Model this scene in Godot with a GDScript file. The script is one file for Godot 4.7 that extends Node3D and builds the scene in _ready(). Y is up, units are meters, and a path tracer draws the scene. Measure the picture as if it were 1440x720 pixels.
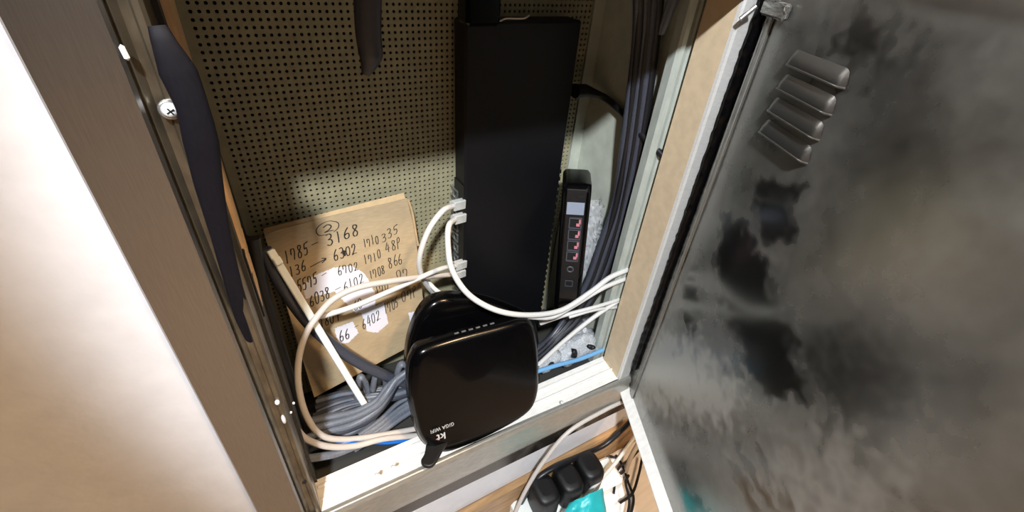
extends Node3D
# A steel telecom box recessed low in a wall, its door swung open to the right.
# Plan units: S metres. Plan x to the right, plan y up from the camera's height, plan depth d from the camera's plane into the wall (the wall face is d = 1).
const S := 0.27
const EYE := 0.7182          # camera height above the floor
const FLOOR_Y := -2.66
const BACK := 1.65           # depth of the perforated panel
const CX := Vector3(0.86127, -0.24088, 0.44743)     # plan x, down and depth as camera axes (x right, y down, z forward)
const CD := Vector3(-0.07775, 0.80767, 0.58449)
const CZ := Vector3(-0.50217, -0.53819, 0.67689)
const HINGE := 1.49          # plan x of the hinge line
const DOOR_DIR := Vector2(-0.431, -0.902)   # plan (x, d) direction of the open door away from its hinge

var rng := RandomNumberGenerator.new()
var M := {}
var taken := {}

# ---------------------------------------------------------------- plan helpers
func W(x: float, y: float, d: float) -> Vector3:
	return Vector3(x * S, EYE + y * S, S - d * S)

func ray(u: float, v: float) -> Vector3:      # plan direction (x, y up, depth) seen at a place in the photograph
	var r := Vector3(u - 720.0, v - 360.0, 639.0)
	return Vector3(r.dot(CX), -r.dot(CD), r.dot(CZ))

func P(u: float, v: float, d: float) -> Vector3:      # on the plane parallel to the wall at depth d
	var r := ray(u, v)
	return W(r.x / r.z * d, r.y / r.z * d, d)

func PY(u: float, v: float, y: float) -> Vector3:     # on a level plane
	var r := ray(u, v)
	return W(r.x / r.y * y, y, r.z / r.y * y)

func PN(u: float, v: float, at: Vector3, n: Vector3) -> Vector3:   # on any plane (world point and normal)
	var r := ray(u, v)
	var dir := Vector3(r.x, r.y, -r.z)
	var eye := Vector3(0, EYE, S)
	return eye + dir * ((at - eye).dot(n) / dir.dot(n))

func path(a: Array) -> PackedVector3Array:
	var o := PackedVector3Array()
	for p in a:
		o.append(P(p[0], p[1], p[2]))
	return o

func floor_path(a: Array, up := 0.004) -> PackedVector3Array:
	var o := PackedVector3Array()
	for p in a:
		o.append(PY(p[0], p[1], FLOOR_Y + (p[2] if p.size() > 2 else up) / S))
	return o

func smooth(p: PackedVector3Array, n := 8, closed := false) -> PackedVector3Array:   # Catmull-Rom through the points
	var o := PackedVector3Array()
	var k := p.size()
	for i in (k if closed else k - 1):
		var a := p[(i - 1 + k) % k] if closed or i > 0 else p[0] * 2.0 - p[1]
		var b := p[i]
		var c := p[(i + 1) % k]
		var d := p[(i + 2) % k] if closed or i + 2 < k else p[k - 1] * 2.0 - p[k - 2]
		for j in n:
			o.append(b.cubic_interpolate(c, a, d, float(j) / n))
	if not closed:
		o.append(p[k - 1])
	return o

# ---------------------------------------------------------------- mesh builder
class MB:
	var v := PackedVector3Array()
	var n := PackedVector3Array()
	var t := PackedVector2Array()
	func tri(a: Vector3, b: Vector3, c: Vector3, na: Vector3, nb: Vector3, nc: Vector3, ua := Vector2(), ub := Vector2(), uc := Vector2()) -> void:
		if (c - a).cross(b - a).dot(na + nb + nc) < 0.0:
			v.append_array([a, c, b]); n.append_array([na, nc, nb]); t.append_array([ua, uc, ub])
		else:
			v.append_array([a, b, c]); n.append_array([na, nb, nc]); t.append_array([ua, ub, uc])
	func quad(a: Vector3, b: Vector3, c: Vector3, d: Vector3, out: Vector3, uv := Rect2(0, 0, 1, 1)) -> void:   # a, b, c, d around; out is a rough outward direction
		var m := (c - a).cross(d - b).normalized()
		if m.dot(out) < 0.0:
			m = -m
		var p := uv.position
		var q := uv.end
		tri(a, b, c, m, m, m, p, Vector2(q.x, p.y), q)
		tri(a, c, d, m, m, m, p, q, Vector2(p.x, q.y))
	func box(x: Transform3D, size: Vector3, bevel := 0.0) -> void:   # chamfered box
		var h := size * 0.5
		var e := minf(bevel, minf(h.x, minf(h.y, h.z)) * 0.9)
		var axes := [Vector3.RIGHT, Vector3.UP, Vector3.BACK]
		for k in 3:
			var a: Vector3 = axes[k]
			var b: Vector3 = axes[(k + 1) % 3]
			var c: Vector3 = axes[(k + 2) % 3]
			var hb := b * (h.dot(b) - e)
			var hc := c * (h.dot(c) - e)
			for s: float in [-1.0, 1.0]:
				var o := a * h.dot(a) * s
				quad(x * (o - hb - hc), x * (o + hb - hc), x * (o + hb + hc), x * (o - hb + hc), x.basis * (a * s))
				if e > 0.0:
					for r: float in [-1.0, 1.0]:     # edges along c between faces a and b
						var p := a * h.dot(a) * s + b * (h.dot(b) - e) * r
						var q := a * (h.dot(a) - e) * s + b * h.dot(b) * r
						quad(x * (p - hc), x * (q - hc), x * (q + hc), x * (p + hc), x.basis * (a * s + b * r))
		if e > 0.0:
			for sx: float in [-1.0, 1.0]:
				for sy: float in [-1.0, 1.0]:
					for sz: float in [-1.0, 1.0]:
						var s := Vector3(sx, sy, sz)
						var m := (x.basis * s).normalized()
						tri(x * ((h - Vector3(0, e, e)) * s), x * ((h - Vector3(e, 0, e)) * s), x * ((h - Vector3(e, e, 0)) * s), m, m, m)
	func span(a: Vector3, b: Vector3, bevel := 0.0) -> void:     # box between two opposite corners
		box(Transform3D(Basis(), (a + b) * 0.5), (b - a).abs(), bevel)
	func rings(loops: Array, cap0 := true, cap1 := true) -> void:   # closed loops of equal size joined into one smooth skin
		var k: int = loops[0].size()
		var mids := PackedVector3Array()
		for l in loops:
			var m := Vector3()
			for p in l:
				m += p
			mids.append(m / k)
		var acc := []
		for i in loops.size():
			var z := PackedVector3Array(); z.resize(k); acc.append(z)
		for i in loops.size() - 1:
			for j in k:
				var j2 := (j + 1) % k
				var m: Vector3 = (loops[i + 1][j2] - loops[i][j]).cross(loops[i + 1][j] - loops[i][j2])
				for w in [[i, j], [i, j2], [i + 1, j], [i + 1, j2]]:
					acc[w[0]][w[1]] += m
		var sign := 0.0
		for i in loops.size():
			for j in k:
				sign += acc[i][j].dot(loops[i][j] - mids[i])
		var f := -1.0 if sign < 0.0 else 1.0
		for i in loops.size():
			for j in k:
				acc[i][j] = (acc[i][j] * f).normalized()
		for i in loops.size() - 1:
			for j in k:
				var j2 := (j + 1) % k
				var va := float(i) / (loops.size() - 1)
				var vb := float(i + 1) / (loops.size() - 1)
				var a := Vector2(float(j) / k, va)
				var b := Vector2(float(j + 1) / k, va)
				var c := Vector2(float(j + 1) / k, vb)
				var d := Vector2(float(j) / k, vb)
				tri(loops[i][j], loops[i][j2], loops[i + 1][j2], acc[i][j], acc[i][j2], acc[i + 1][j2], a, b, c)
				tri(loops[i][j], loops[i + 1][j2], loops[i + 1][j], acc[i][j], acc[i + 1][j2], acc[i + 1][j], a, c, d)
		for e in 2:
			if [cap0, cap1][e]:
				var i: int = [0, loops.size() - 1][e]
				var o: int = [1, loops.size() - 2][e]
				var m := Vector3()
				for j in k:
					m += (loops[i][j] - mids[i]).cross(loops[i][(j + 1) % k] - mids[i])
				m = m.normalized()
				if m.dot(mids[i] - mids[o]) < 0.0:
					m = -m
				for j in k:
					tri(mids[i], loops[i][j], loops[i][(j + 1) % k], m, m, m)
	func tube(p: PackedVector3Array, r: float, seg := 10, flat := 1.0, caps := true, radii := PackedFloat32Array(), side := Vector3.UP) -> void:
		var loops := []
		var up := side
		for i in p.size():
			var dir := (p[mini(i + 1, p.size() - 1)] - p[maxi(i - 1, 0)]).normalized()
			var s := up.cross(dir)
			if s.length() < 0.05:
				s = Vector3(1, 0.3, 0.2).cross(dir)
			s = s.normalized()
			up = dir.cross(s).normalized()
			var q := radii[i] if radii.size() else r
			var l := PackedVector3Array()
			for j in seg:
				var a := TAU * j / seg
				l.append(p[i] + (s * cos(a) + up * sin(a) * flat) * q)
			loops.append(l)
		rings(loops, caps, caps)
	func grid(nu: int, nv: int, at: Callable) -> void:      # a smooth sheet; at(u, v) in 0..1 gives a point
		var p := []
		for i in nv + 1:
			var row := PackedVector3Array()
			for j in nu + 1:
				row.append(at.call(float(j) / nu, float(i) / nv))
			p.append(row)
		var m := []
		for i in nv + 1:
			var row := PackedVector3Array()
			for j in nu + 1:
				row.append((p[i][mini(j + 1, nu)] - p[i][maxi(j - 1, 0)]).cross(p[mini(i + 1, nv)][j] - p[maxi(i - 1, 0)][j]).normalized())
			m.append(row)
		for i in nv:
			for j in nu:
				var a := Vector2(float(j) / nu, float(i) / nv)
				var c := Vector2(float(j + 1) / nu, float(i + 1) / nv)
				tri(p[i][j], p[i][j + 1], p[i + 1][j + 1], m[i][j], m[i][j + 1], m[i + 1][j + 1], a, Vector2(c.x, a.y), c)
				tri(p[i][j], p[i + 1][j + 1], p[i + 1][j], m[i][j], m[i + 1][j + 1], m[i + 1][j], a, c, Vector2(a.x, c.y))
	func mesh(shift: Vector3) -> ArrayMesh:
		var q := PackedVector3Array()
		q.resize(v.size())
		for i in v.size():
			q[i] = v[i] - shift
		var a := []
		a.resize(Mesh.ARRAY_MAX)
		a[Mesh.ARRAY_VERTEX] = q
		a[Mesh.ARRAY_NORMAL] = n
		a[Mesh.ARRAY_TEX_UV] = t
		var m := ArrayMesh.new()
		m.add_surface_from_arrays(Mesh.PRIMITIVE_TRIANGLES, a)
		return m

# ---------------------------------------------------------------- objects
func numbered(called: String) -> String:
	taken[called] = taken.get(called, -1) + 1
	return called if taken[called] == 0 else "%s_%03d" % [called, taken[called]]

func tag(o: Node, label: String, category: String, group := "", kind := "") -> void:
	if label: o.set_meta("label", label)
	if category: o.set_meta("category", category)
	if group: o.set_meta("group", group)
	if kind: o.set_meta("kind", kind)

func thing(called: String, label: String, category: String, base: Vector3, group := "") -> Node3D:
	var o := Node3D.new()
	o.name = numbered(called)
	add_child(o)
	o.position = base
	tag(o, label, category, group)
	return o

func origin(o: Node) -> Vector3:
	var p := Vector3()
	while o != null and o != self:
		p += (o as Node3D).position
		o = o.get_parent()
	return p

func obj(called: String, b: MB, m: Material, parent: Node = null, label := "") -> MeshInstance3D:   # one part, from a builder filled in world coordinates
	var o := MeshInstance3D.new()
	var lo := b.v[0]
	var hi := b.v[0]
	for p in b.v:
		lo = lo.min(p)
		hi = hi.max(p)
	if parent == null:
		var base := Vector3((lo.x + hi.x) * 0.5, lo.y, (lo.z + hi.z) * 0.5)
		o.name = numbered(called)
		o.position = base
		o.mesh = b.mesh(base)
		add_child(o)
	else:
		o.name = called
		var c := (lo + hi) * 0.5
		o.position = c - origin(parent)
		o.mesh = b.mesh(c)
		parent.add_child(o, true)
	o.material_override = m
	if label: o.set_meta("label", label)
	return o

func single(called: String, b: MB, m: Material, label: String, category: String, group := "") -> MeshInstance3D:
	var o := obj(called, b, m)
	tag(o, label, category, group)
	return o

func struct(called: String, b: MB, m: Material) -> MeshInstance3D:
	var o := obj(called, b, m)
	o.set_meta("kind", "structure")
	return o

func cable(p: PackedVector3Array, r: float, n := 8, seg := 10, flat := 1.0) -> MB:
	var b := MB.new()
	b.tube(smooth(p, n), r, seg, flat)
	return b

# ---------------------------------------------------------------- materials
func mat(c: Color, rough := 0.6, metal := 0.0, spec := 0.5) -> StandardMaterial3D:
	var m := StandardMaterial3D.new()
	m.albedo_color = c
	m.roughness = rough
	m.metallic = metal
	m.metallic_specular = spec
	return m

func noise(freq: float, oct := 4, sd := 1) -> FastNoiseLite:
	var f := FastNoiseLite.new()
	f.noise_type = FastNoiseLite.TYPE_SIMPLEX_SMOOTH
	f.frequency = freq
	f.fractal_octaves = oct
	f.seed = sd
	return f

func noise_tex(freq: float, lo: Color, hi: Color, size := 256, sd := 1, oct := 4) -> NoiseTexture2D:
	var t := NoiseTexture2D.new()
	t.width = size
	t.height = size
	t.seamless = true
	t.noise = noise(freq, oct, sd)
	var g := Gradient.new()
	g.set_color(0, lo)
	g.set_color(1, hi)
	t.color_ramp = g
	return t

func grained(m: StandardMaterial3D, lo: float, hi: float, scale: Vector3, freq := 0.03, sd := 3, bump := 0.0) -> StandardMaterial3D:
	m.albedo_texture = noise_tex(freq, Color(lo, lo, lo), Color(hi, hi, hi), 256, sd)
	m.uv1_triplanar = true
	m.uv1_world_triplanar = true
	m.uv1_scale = scale
	if bump > 0.0:
		m.heightmap_enabled = true
		m.heightmap_texture = noise_tex(freq * 2.0, Color.BLACK, Color.WHITE, 256, sd + 7)
		m.heightmap_scale = bump
	return m

func materials() -> void:
	M.wall = grained(mat(Color(0.86, 0.86, 0.875), 0.75), 0.96, 1.0, Vector3.ONE * 6.0, 0.02, 5, 0.02)
	M.room = mat(Color(0.40, 0.35, 0.30), 0.8)
	M.ceiling = mat(Color(0.70, 0.68, 0.64), 0.85)
	M.floor = grained(mat(Color(0.92, 0.90, 0.90), 0.45), 0.94, 1.0, Vector3(1.5, 4, 14), 0.03, 11)
	M.wood = grained(mat(Color(0.72, 0.57, 0.40), 0.5), 0.75, 1.0, Vector3(2, 14, 14), 0.03, 12)
	M.steel = grained(mat(Color(0.62, 0.61, 0.60), 0.30, 0.97), 0.93, 1.0, Vector3(60, 3.0, 60), 0.06, 21)
	M.steel_h = grained(mat(Color(0.60, 0.58, 0.56), 0.22, 0.96), 0.90, 1.0, Vector3(3.0, 60, 60), 0.06, 22)
	M.steel_dark_reflection = grained(mat(Color(0.36, 0.33, 0.30), 0.24, 0.9), 0.9, 1.0, Vector3(3.0, 60, 60), 0.06, 36)  # dark floor reflection of the bottom flange, put into the base colour
	M.lip = grained(mat(Color(0.55, 0.51, 0.44), 0.34, 0.85), 0.7, 1.0, Vector3(8, 4, 8), 0.03, 23)
	M.bright = grained(mat(Color(0.86, 0.86, 0.85), 0.34, 0.35), 0.92, 1.0, Vector3(9, 40, 40), 0.03, 24)
	M.louvre = mat(Color(0.50, 0.50, 0.49), 0.30, 0.92)
	M.edge_grey = grained(mat(Color(0.68, 0.67, 0.64), 0.34, 0.55), 0.88, 1.0, Vector3(9, 40, 40), 0.03, 37)
	M.cream = grained(mat(Color(0.82, 0.74, 0.62), 0.55), 0.92, 1.0, Vector3(8, 8, 8), 0.03, 25)  # warm wall reflection in the steel jamb, put into the base colour
	M.sill = grained(mat(Color(0.93, 0.92, 0.90), 0.45), 0.93, 1.0, Vector3(9, 9, 20), 0.025, 26)
	M.panel = grained(mat(Color(0.60, 0.58, 0.47), 0.6), 0.9, 1.0, Vector3.ONE * 8.0, 0.03, 27)
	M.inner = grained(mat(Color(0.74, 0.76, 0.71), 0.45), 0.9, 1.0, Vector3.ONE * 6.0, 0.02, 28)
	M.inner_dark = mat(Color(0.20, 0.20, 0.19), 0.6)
	M.channel = grained(mat(Color(0.72, 0.75, 0.72), 0.4, 0.2), 0.85, 1.0, Vector3(10, 3, 10), 0.03, 29)
	M.batten = grained(mat(Color(0.90, 0.74, 0.55), 0.5), 0.8, 1.0, Vector3(30, 4, 30), 0.03, 30)
	M.dark = mat(Color(0.03, 0.03, 0.03), 0.9)
	M.gloss = mat(Color(0.015, 0.015, 0.02), 0.20, 0.0, 0.30)
	M.gloss.clearcoat_enabled = true
	M.gloss.clearcoat = 0.08
	M.gloss.clearcoat_roughness = 0.08
	M.matt_black = mat(Color(0.035, 0.036, 0.045), 0.5)
	M.switch = grained(mat(Color(0.045, 0.047, 0.062), 0.5, 0.0, 0.4), 0.85, 1.0, Vector3.ONE * 30.0, 0.1, 31)
	M.sleeve = grained(mat(Color(0.065, 0.062, 0.092), 0.6, 0.0, 0.3), 0.75, 1.0, Vector3(40, 12, 40), 0.05, 32)
	M.grey_sleeve = mat(Color(0.24, 0.245, 0.28), 0.38)
	M.black_cable = mat(Color(0.085, 0.085, 0.10), 0.38)
	M.grey_cable = grained(mat(Color(0.44, 0.465, 0.51), 0.42), 0.8, 1.0, Vector3.ONE * 25.0, 0.05, 33)
	M.slate_cable = grained(mat(Color(0.25, 0.265, 0.31), 0.38), 0.8, 1.0, Vector3.ONE * 25.0, 0.05, 34)
	M.white_cable = mat(Color(0.80, 0.80, 0.79), 0.4)
	M.aged_cable = mat(Color(0.76, 0.735, 0.71), 0.45)
	M.blue_cable = mat(Color(0.10, 0.42, 0.78), 0.4)
	M.pale_blue = mat(Color(0.42, 0.64, 0.82), 0.4)
	M.plug = mat(Color(0.80, 0.82, 0.82, 0.6), 0.35)
	M.plug.transparency = BaseMaterial3D.TRANSPARENCY_ALPHA
	M.silver = mat(Color(0.75, 0.76, 0.76), 0.3, 0.9)
	M.white_strip = mat(Color(0.91, 0.93, 0.92), 0.45)
	M.film = mat(Color(0.86, 0.88, 0.90, 0.42), 0.3)
	M.film.transparency = BaseMaterial3D.TRANSPARENCY_ALPHA
	M.crinkle = grained(mat(Color(0.84, 0.86, 0.88), 0.3), 0.72, 1.0, Vector3.ONE * 22.0, 0.06, 35, 0.2)
	M.sheen = mat(Color(0.52, 0.56, 0.63), 0.22)  # bluish reflection on the router panel, held as a base colour
	M.red = mat(Color(0.74, 0.46, 0.50), 0.4)
	M.print = mat(Color(0.72, 0.72, 0.72), 0.5)
	M.trim = mat(Color(0.26, 0.27, 0.30), 0.3)
	M.slot = mat(Color(0.36, 0.37, 0.38), 0.4)
	M.turquoise = mat(Color(0.16, 0.72, 0.74), 0.4)
	M.seal = mat(Color(0.86, 0.87, 0.88), 0.25)
	M.lens = mat(Color(1, 1, 1), 0.4)
	M.lens.emission_enabled = true
	M.lens.emission = Color(0.97, 0.985, 1.0)
	M.lens.emission_energy_multiplier = 8.0
	M.lamp = mat(Color(1, 1, 1), 0.5)
	M.lamp.emission_enabled = true
	M.lamp.emission = Color(1.0, 0.80, 0.6)
	M.lamp.emission_energy_multiplier = 5.0

# ---------------------------------------------------------------- building
func _ready() -> void:
	rng.seed = 119
	# camera, light, exposure
	var cam := Camera3D.new()
	cam.name = "camera"
	cam.transform = Transform3D(Basis(Vector3(CX.x, -CD.x, -CZ.x), -Vector3(CX.y, -CD.y, -CZ.y), -Vector3(CX.z, -CD.z, -CZ.z)).orthonormalized(), Vector3(0, EYE, S))
	cam.fov = rad_to_deg(2.0 * atan(360.0 / 639.0))
	cam.near = 0.01
	add_child(cam)
	cam.current = true
	var env := Environment.new()
	env.background_mode = Environment.BG_COLOR
	env.background_color = Color(0.05, 0.05, 0.05)
	env.tonemap_mode = Environment.TONE_MAPPER_LINEAR
	env.tonemap_exposure = 1.0
	env.sdfgi_enabled = true
	env.ssao_enabled = true
	env.ssil_enabled = true
	var we := WorldEnvironment.new()
	we.name = "world_environment"
	we.environment = env
	add_child(we)
	var lamp_at := Vector3(0.7, 2.26, 0.95)       # warm lamp on the ceiling behind the camera
	var lamp := OmniLight3D.new()
	lamp.name = "ceiling_lamp_light"
	lamp.position = lamp_at - Vector3(0, 0.06, 0)
	lamp.light_color = Color(1.0, 0.85, 0.67)
	lamp.light_energy = 3.0
	lamp.light_size = 0.11
	lamp.omni_range = 12.0
	lamp.omni_attenuation = 2.0
	lamp.shadow_enabled = true
	add_child(lamp)
	var work_at := Vector3(-0.27, 1.46, 0.74)    # unseen cold lamp for a headlamp beam, aimed into the box
	var work_to := Vector3(0.29, 0.42, 0.0)
	var work := SpotLight3D.new()
	work.name = "unseen_beam_light"
	work.position = work_at + (work_to - work_at).normalized() * 0.012
	work.look_at_from_position(work.position, work_to, Vector3.UP)
	work.light_color = Color(0.97, 0.985, 1.0)
	work.light_energy = 3.3
	work.light_size = 0.04
	work.spot_angle = 17.0
	work.spot_angle_attenuation = 0.22
	work.spot_range = 12.0
	work.spot_attenuation = 2.0
	work.shadow_enabled = true
	add_child(work)
	materials()
	room(lamp_at)
	unseen_beam_lamp(work_at, work_to)
	cabinet()
	door()
	devices()
	card()
	cables()
	floor_things()

func room(lamp_at: Vector3) -> void:
	var zb := -0.45
	var b := MB.new()     # the wall round the box
	var x0 := -0.2 * S
	var x1 := 1.56 * S
	var y0 := EYE - 2.05 * S
	var y1 := EYE - 0.04 * S
	b.span(Vector3(-2.4, 0, zb), Vector3(x0, 2.32, 0))
	b.span(Vector3(x1, 0, zb), Vector3(2.4, 2.32, 0))
	b.span(Vector3(x0, 0, zb), Vector3(x1, y0, 0))
	b.span(Vector3(x0, y1, zb), Vector3(x1, 2.32, 0))
	struct("wall_front", b, M.wall)
	b = MB.new(); b.span(Vector3(-2.5, -0.1, -0.5), Vector3(2.5, 0, 4.1)); struct("floor", b, M.floor)
	b = MB.new(); b.span(Vector3(-2.5, 2.32, -0.5), Vector3(2.5, 2.42, 4.1)); struct("ceiling", b, M.ceiling)
	b = MB.new(); b.span(Vector3(-2.5, 0, 0), Vector3(-2.4, 2.32, 4.0)); struct("wall_left", b, M.room)
	b = MB.new(); b.span(Vector3(2.4, 0, 0), Vector3(2.5, 2.32, 4.0)); struct("wall_right", b, M.room)
	b = MB.new(); b.span(Vector3(-2.5, 0, 4.0), Vector3(2.5, 2.32, 4.1)); struct("wall_rear", b, M.room)
	b = MB.new()
	var top := EYE - 2.39 * S
	b.span(Vector3(-2.4, 0, 0), Vector3(2.4, top, 0.011), 0.003)
	struct("baseboard_front", b, M.wood)
	var t := thing("ceiling_lamp", "round flush ceiling lamp with white glowing cover", "lamp", lamp_at)
	var l := []
	for a in [[0.15, 0.06], [0.155, 0.03], [0.15, 0.012]]:
		var ring := PackedVector3Array()
		for j in 32:
			ring.append(lamp_at + Vector3(cos(TAU * j / 32) * a[0], a[1], sin(TAU * j / 32) * a[0]))
		l.append(ring)
	b = MB.new(); b.rings(l); obj("rim", b, M.ceiling, t)
	l = []
	for a in [[0.14, 0.012], [0.125, -0.012], [0.08, -0.025], [0.03, -0.03]]:
		var ring := PackedVector3Array()
		for j in 32:
			ring.append(lamp_at + Vector3(cos(TAU * j / 32) * a[0], a[1], sin(TAU * j / 32) * a[0]))
		l.append(ring)
	b = MB.new(); b.rings(l); obj("glowing_cover", b, M.lamp, t)

func unseen_beam_lamp(at: Vector3, to: Vector3) -> void:
	var dir := (to - at).normalized()
	var t := thing("unseen_beam_lamp", "unseen round lamp for a headlamp beam, on an added slim tripod", "lamp", Vector3(at.x, 0, at.z + 0.10))
	obj("lamp_head", disc(at, -dir, [[0.030, -0.004], [0.034, 0.0], [0.034, 0.03], [0.024, 0.05], [0.014, 0.07]], 28), M.matt_black, t)
	obj("lamp_lens", disc(at, dir, [[0.028, 0.0005], [0.026, 0.005], [0.012, 0.007]], 28), M.lens, t)
	var top := at - dir * 0.06
	var b := MB.new()
	b.tube(PackedVector3Array([top, Vector3(top.x, top.y, at.z + 0.10), Vector3(at.x, top.y - 0.05, at.z + 0.10), Vector3(at.x, 0.25, at.z + 0.10)]), 0.008, 12)
	obj("pole", b, M.matt_black, t)
	for k in 3:
		b = MB.new()
		var a := TAU * k / 3.0 + 0.5
		b.tube(PackedVector3Array([Vector3(at.x, 0.28, at.z + 0.10), Vector3(at.x + cos(a) * 0.16, 0.007, at.z + 0.10 + sin(a) * 0.16)]), 0.007, 10)
		obj("leg", b, M.matt_black, t)

var cab: Node3D

func strip(b: MB, prof: Array, from: Vector3, to: Vector3, ax: Vector3, ay: Vector3) -> void:    # a closed profile (in plan units) swept straight from one point to another
	var loops := []
	for e in [from, to]:
		var l := PackedVector3Array()
		for p in prof:
			l.append(e + (ax * p[0] + ay * p[1]) * S)
		loops.append(l)
	var k := prof.size()
	var mid: Vector3 = Vector3()
	for p in loops[0]:
		mid += p / k
	for j in k:
		var j2 := (j + 1) % k
		var out: Vector3 = (loops[0][j2] - loops[0][j]).cross(to - from)
		# outward by the polygon's winding
		var area := 0.0
		for i in k:
			area += prof[i][0] * prof[(i + 1) % k][1] - prof[(i + 1) % k][0] * prof[i][1]
		var side := ax.cross(ay).dot((to - from).normalized())
		b.quad(loops[0][j], loops[0][j2], loops[1][j2], loops[1][j], out * signf(area) * signf(side))
	for e in 2:
		var poly := PackedVector2Array()
		for p in prof:
			poly.append(Vector2(p[0], p[1]))
		var idx := Geometry2D.triangulate_polygon(poly)
		var nn := (to - from).normalized() * (-1.0 if e == 0 else 1.0)
		for i in range(0, idx.size(), 3):
			b.tri(loops[e][idx[i]], loops[e][idx[i + 1]], loops[e][idx[i + 2]], nn, nn, nn)

func cabinet() -> void:
	cab = thing("telecom_cabinet", "recessed steel telecom box in white wall, dusty steel door swung open to the right", "cabinet", W(0.7, -2.0, 1.3))
	var out := Vector3(0, 0, 1)
	var rt := Vector3(1, 0, 0)
	# flat steel flange on the wall: left, right, top; the bottom one is folded
	var b := MB.new()
	strip(b, [[-0.259, 0.0], [-0.259, 0.012], [-0.254, 0.020], [-0.140, 0.020], [-0.134, 0.014], [-0.134, 0.0]], W(0, -2.16, 1), W(0, 0.08, 1), rt, out)
	obj("flange", b, M.steel, cab)
	b = MB.new()
	strip(b, [[1.50, 0.0], [1.50, 0.014], [1.63, 0.014], [1.63, 0.0]], W(0, -2.16, 1), W(0, 0.08, 1), rt, out)
	obj("flange", b, M.steel, cab)
	b = MB.new()
	strip(b, [[-0.115, 0.0], [-0.115, 0.018], [0.08, 0.018], [0.08, 0.0]], W(-0.134, 0, 1), W(1.5, 0, 1), Vector3.UP, out)
	obj("flange", b, M.steel_h, cab)
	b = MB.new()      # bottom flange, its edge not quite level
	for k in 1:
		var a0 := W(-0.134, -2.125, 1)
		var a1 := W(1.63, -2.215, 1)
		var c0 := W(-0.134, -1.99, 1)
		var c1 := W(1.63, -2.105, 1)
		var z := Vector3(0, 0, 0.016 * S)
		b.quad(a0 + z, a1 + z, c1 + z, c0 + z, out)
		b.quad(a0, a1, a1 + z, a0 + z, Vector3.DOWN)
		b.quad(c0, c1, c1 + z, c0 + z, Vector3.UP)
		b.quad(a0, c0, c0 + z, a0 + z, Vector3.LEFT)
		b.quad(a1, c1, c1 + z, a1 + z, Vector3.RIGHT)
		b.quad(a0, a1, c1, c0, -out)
	obj("flange", b, M.steel_dark_reflection, cab, "steel flange under the sill, its dark reflection painted in")
	# left: channel step, then the raised lip beside the opening
	b = MB.new()
	strip(b, [[-0.134, -0.03], [-0.134, 0.0], [-0.128, 0.004], [-0.118, -0.004], [-0.104, -0.004], [-0.100, 0.006], [-0.090, 0.008], [-0.084, 0.002], [-0.084, -0.13], [-0.092, -0.13], [-0.092, -0.03]], W(0, -1.95, 1), W(0, 0.0, 1), rt, out)
	obj("lip", b, M.lip, cab, "olive steel lip stepped beside the left of the opening")
	# right: steel inner face of the frame, cream reflection painted in, and its bright front edge
	b = MB.new()
	strip(b, [[1.402, -0.125], [1.397, 0.0], [1.404, 0.002], [1.46, -0.03], [1.46, -0.125]], W(0, -1.90, 1), W(0, 0.0, 1), rt, out)
	obj("jamb", b, M.cream, cab, "steel inner face of the frame, its cream reflection painted in")
	b = MB.new()
	strip(b, [[1.397, 0.0], [1.400, 0.010], [1.408, 0.015], [1.468, 0.015], [1.476, 0.008], [1.476, -0.03], [1.466, -0.03], [1.402, -0.002]], W(0, -1.93, 1), W(0, 0.0, 1), rt, out)
	obj("jamb_edge", b, M.bright, cab, "bright bare steel edge of the frame")
	b = MB.new()
	b.span(W(-0.134, -0.115, 1.13), W(1.46, 0.02, 1.0))
	obj("header", b, M.cream, cab)
	# the sill and its rolled front edge, a little lower on the right
	b = MB.new()
	var sl := [[W(-0.09, -1.845, 1.14), W(1.41, -1.86, 1.14)], [W(-0.09, -1.835, 1.03), W(1.41, -1.875, 1.03)], [W(-0.09, -1.83, 0.99), W(1.47, -1.885, 0.995)]]
	for i in 2:
		b.quad(sl[i][0], sl[i][1], sl[i + 1][1], sl[i + 1][0], Vector3.UP)
	for e in 2:
		for i in 2:
			b.quad(sl[i][e], sl[i + 1][e], sl[i + 1][e] - Vector3(0, 0.02, 0), sl[i][e] - Vector3(0, 0.02, 0), rt * (-1.0 if e == 0 else 1.0))
	b.quad(sl[0][0], sl[0][1], sl[0][1] - Vector3(0, 0.025, 0), sl[0][0] - Vector3(0, 0.025, 0), -out)
	for q in [[1.105, 0.004], [1.05, 0.003]]:
		var ra := W(-0.08, -1.842, q[0])
		var rb := W(1.40, -1.864, q[0])
		b.box(Transform3D(Basis((rb - ra).normalized(), Vector3.BACK.cross((rb - ra).normalized()), Vector3.BACK), (ra + rb) * 0.5), Vector3((rb - ra).length(), 0.004, q[1]), 0.001)
	obj("sill", b, M.sill, cab, "white dusty sill at the bottom of the opening")
	b = MB.new()
	var l := []
	for e in [[-0.134, -1.83], [0.67, -1.855], [1.475, -1.895]]:
		var ring := PackedVector3Array()
		for q in [[0.0, 1.0], [0.012, 0.985], [0.004, 0.972], [-0.02, 0.966], [-0.05, 0.970], [-0.10, 0.962], [-0.16, 0.958], [-0.185, 0.966], [-0.190, 0.985], [-0.185, 1.0]]:
			ring.append(W(e[0], e[1] + q[0] * (1.0 if e[0] < 1.0 else 0.9), q[1]))
		l.append(ring)
	b.rings(l)
	obj("sill_edge", b, M.edge_grey, cab, "rolled bare steel front edge of the sill")
	# inside of the box
	b = MB.new(); b.span(W(1.437, -2.0, BACK + 0.06), W(1.46, 0.06, 1.12)); obj("side_panel", b, M.inner, cab)
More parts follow.
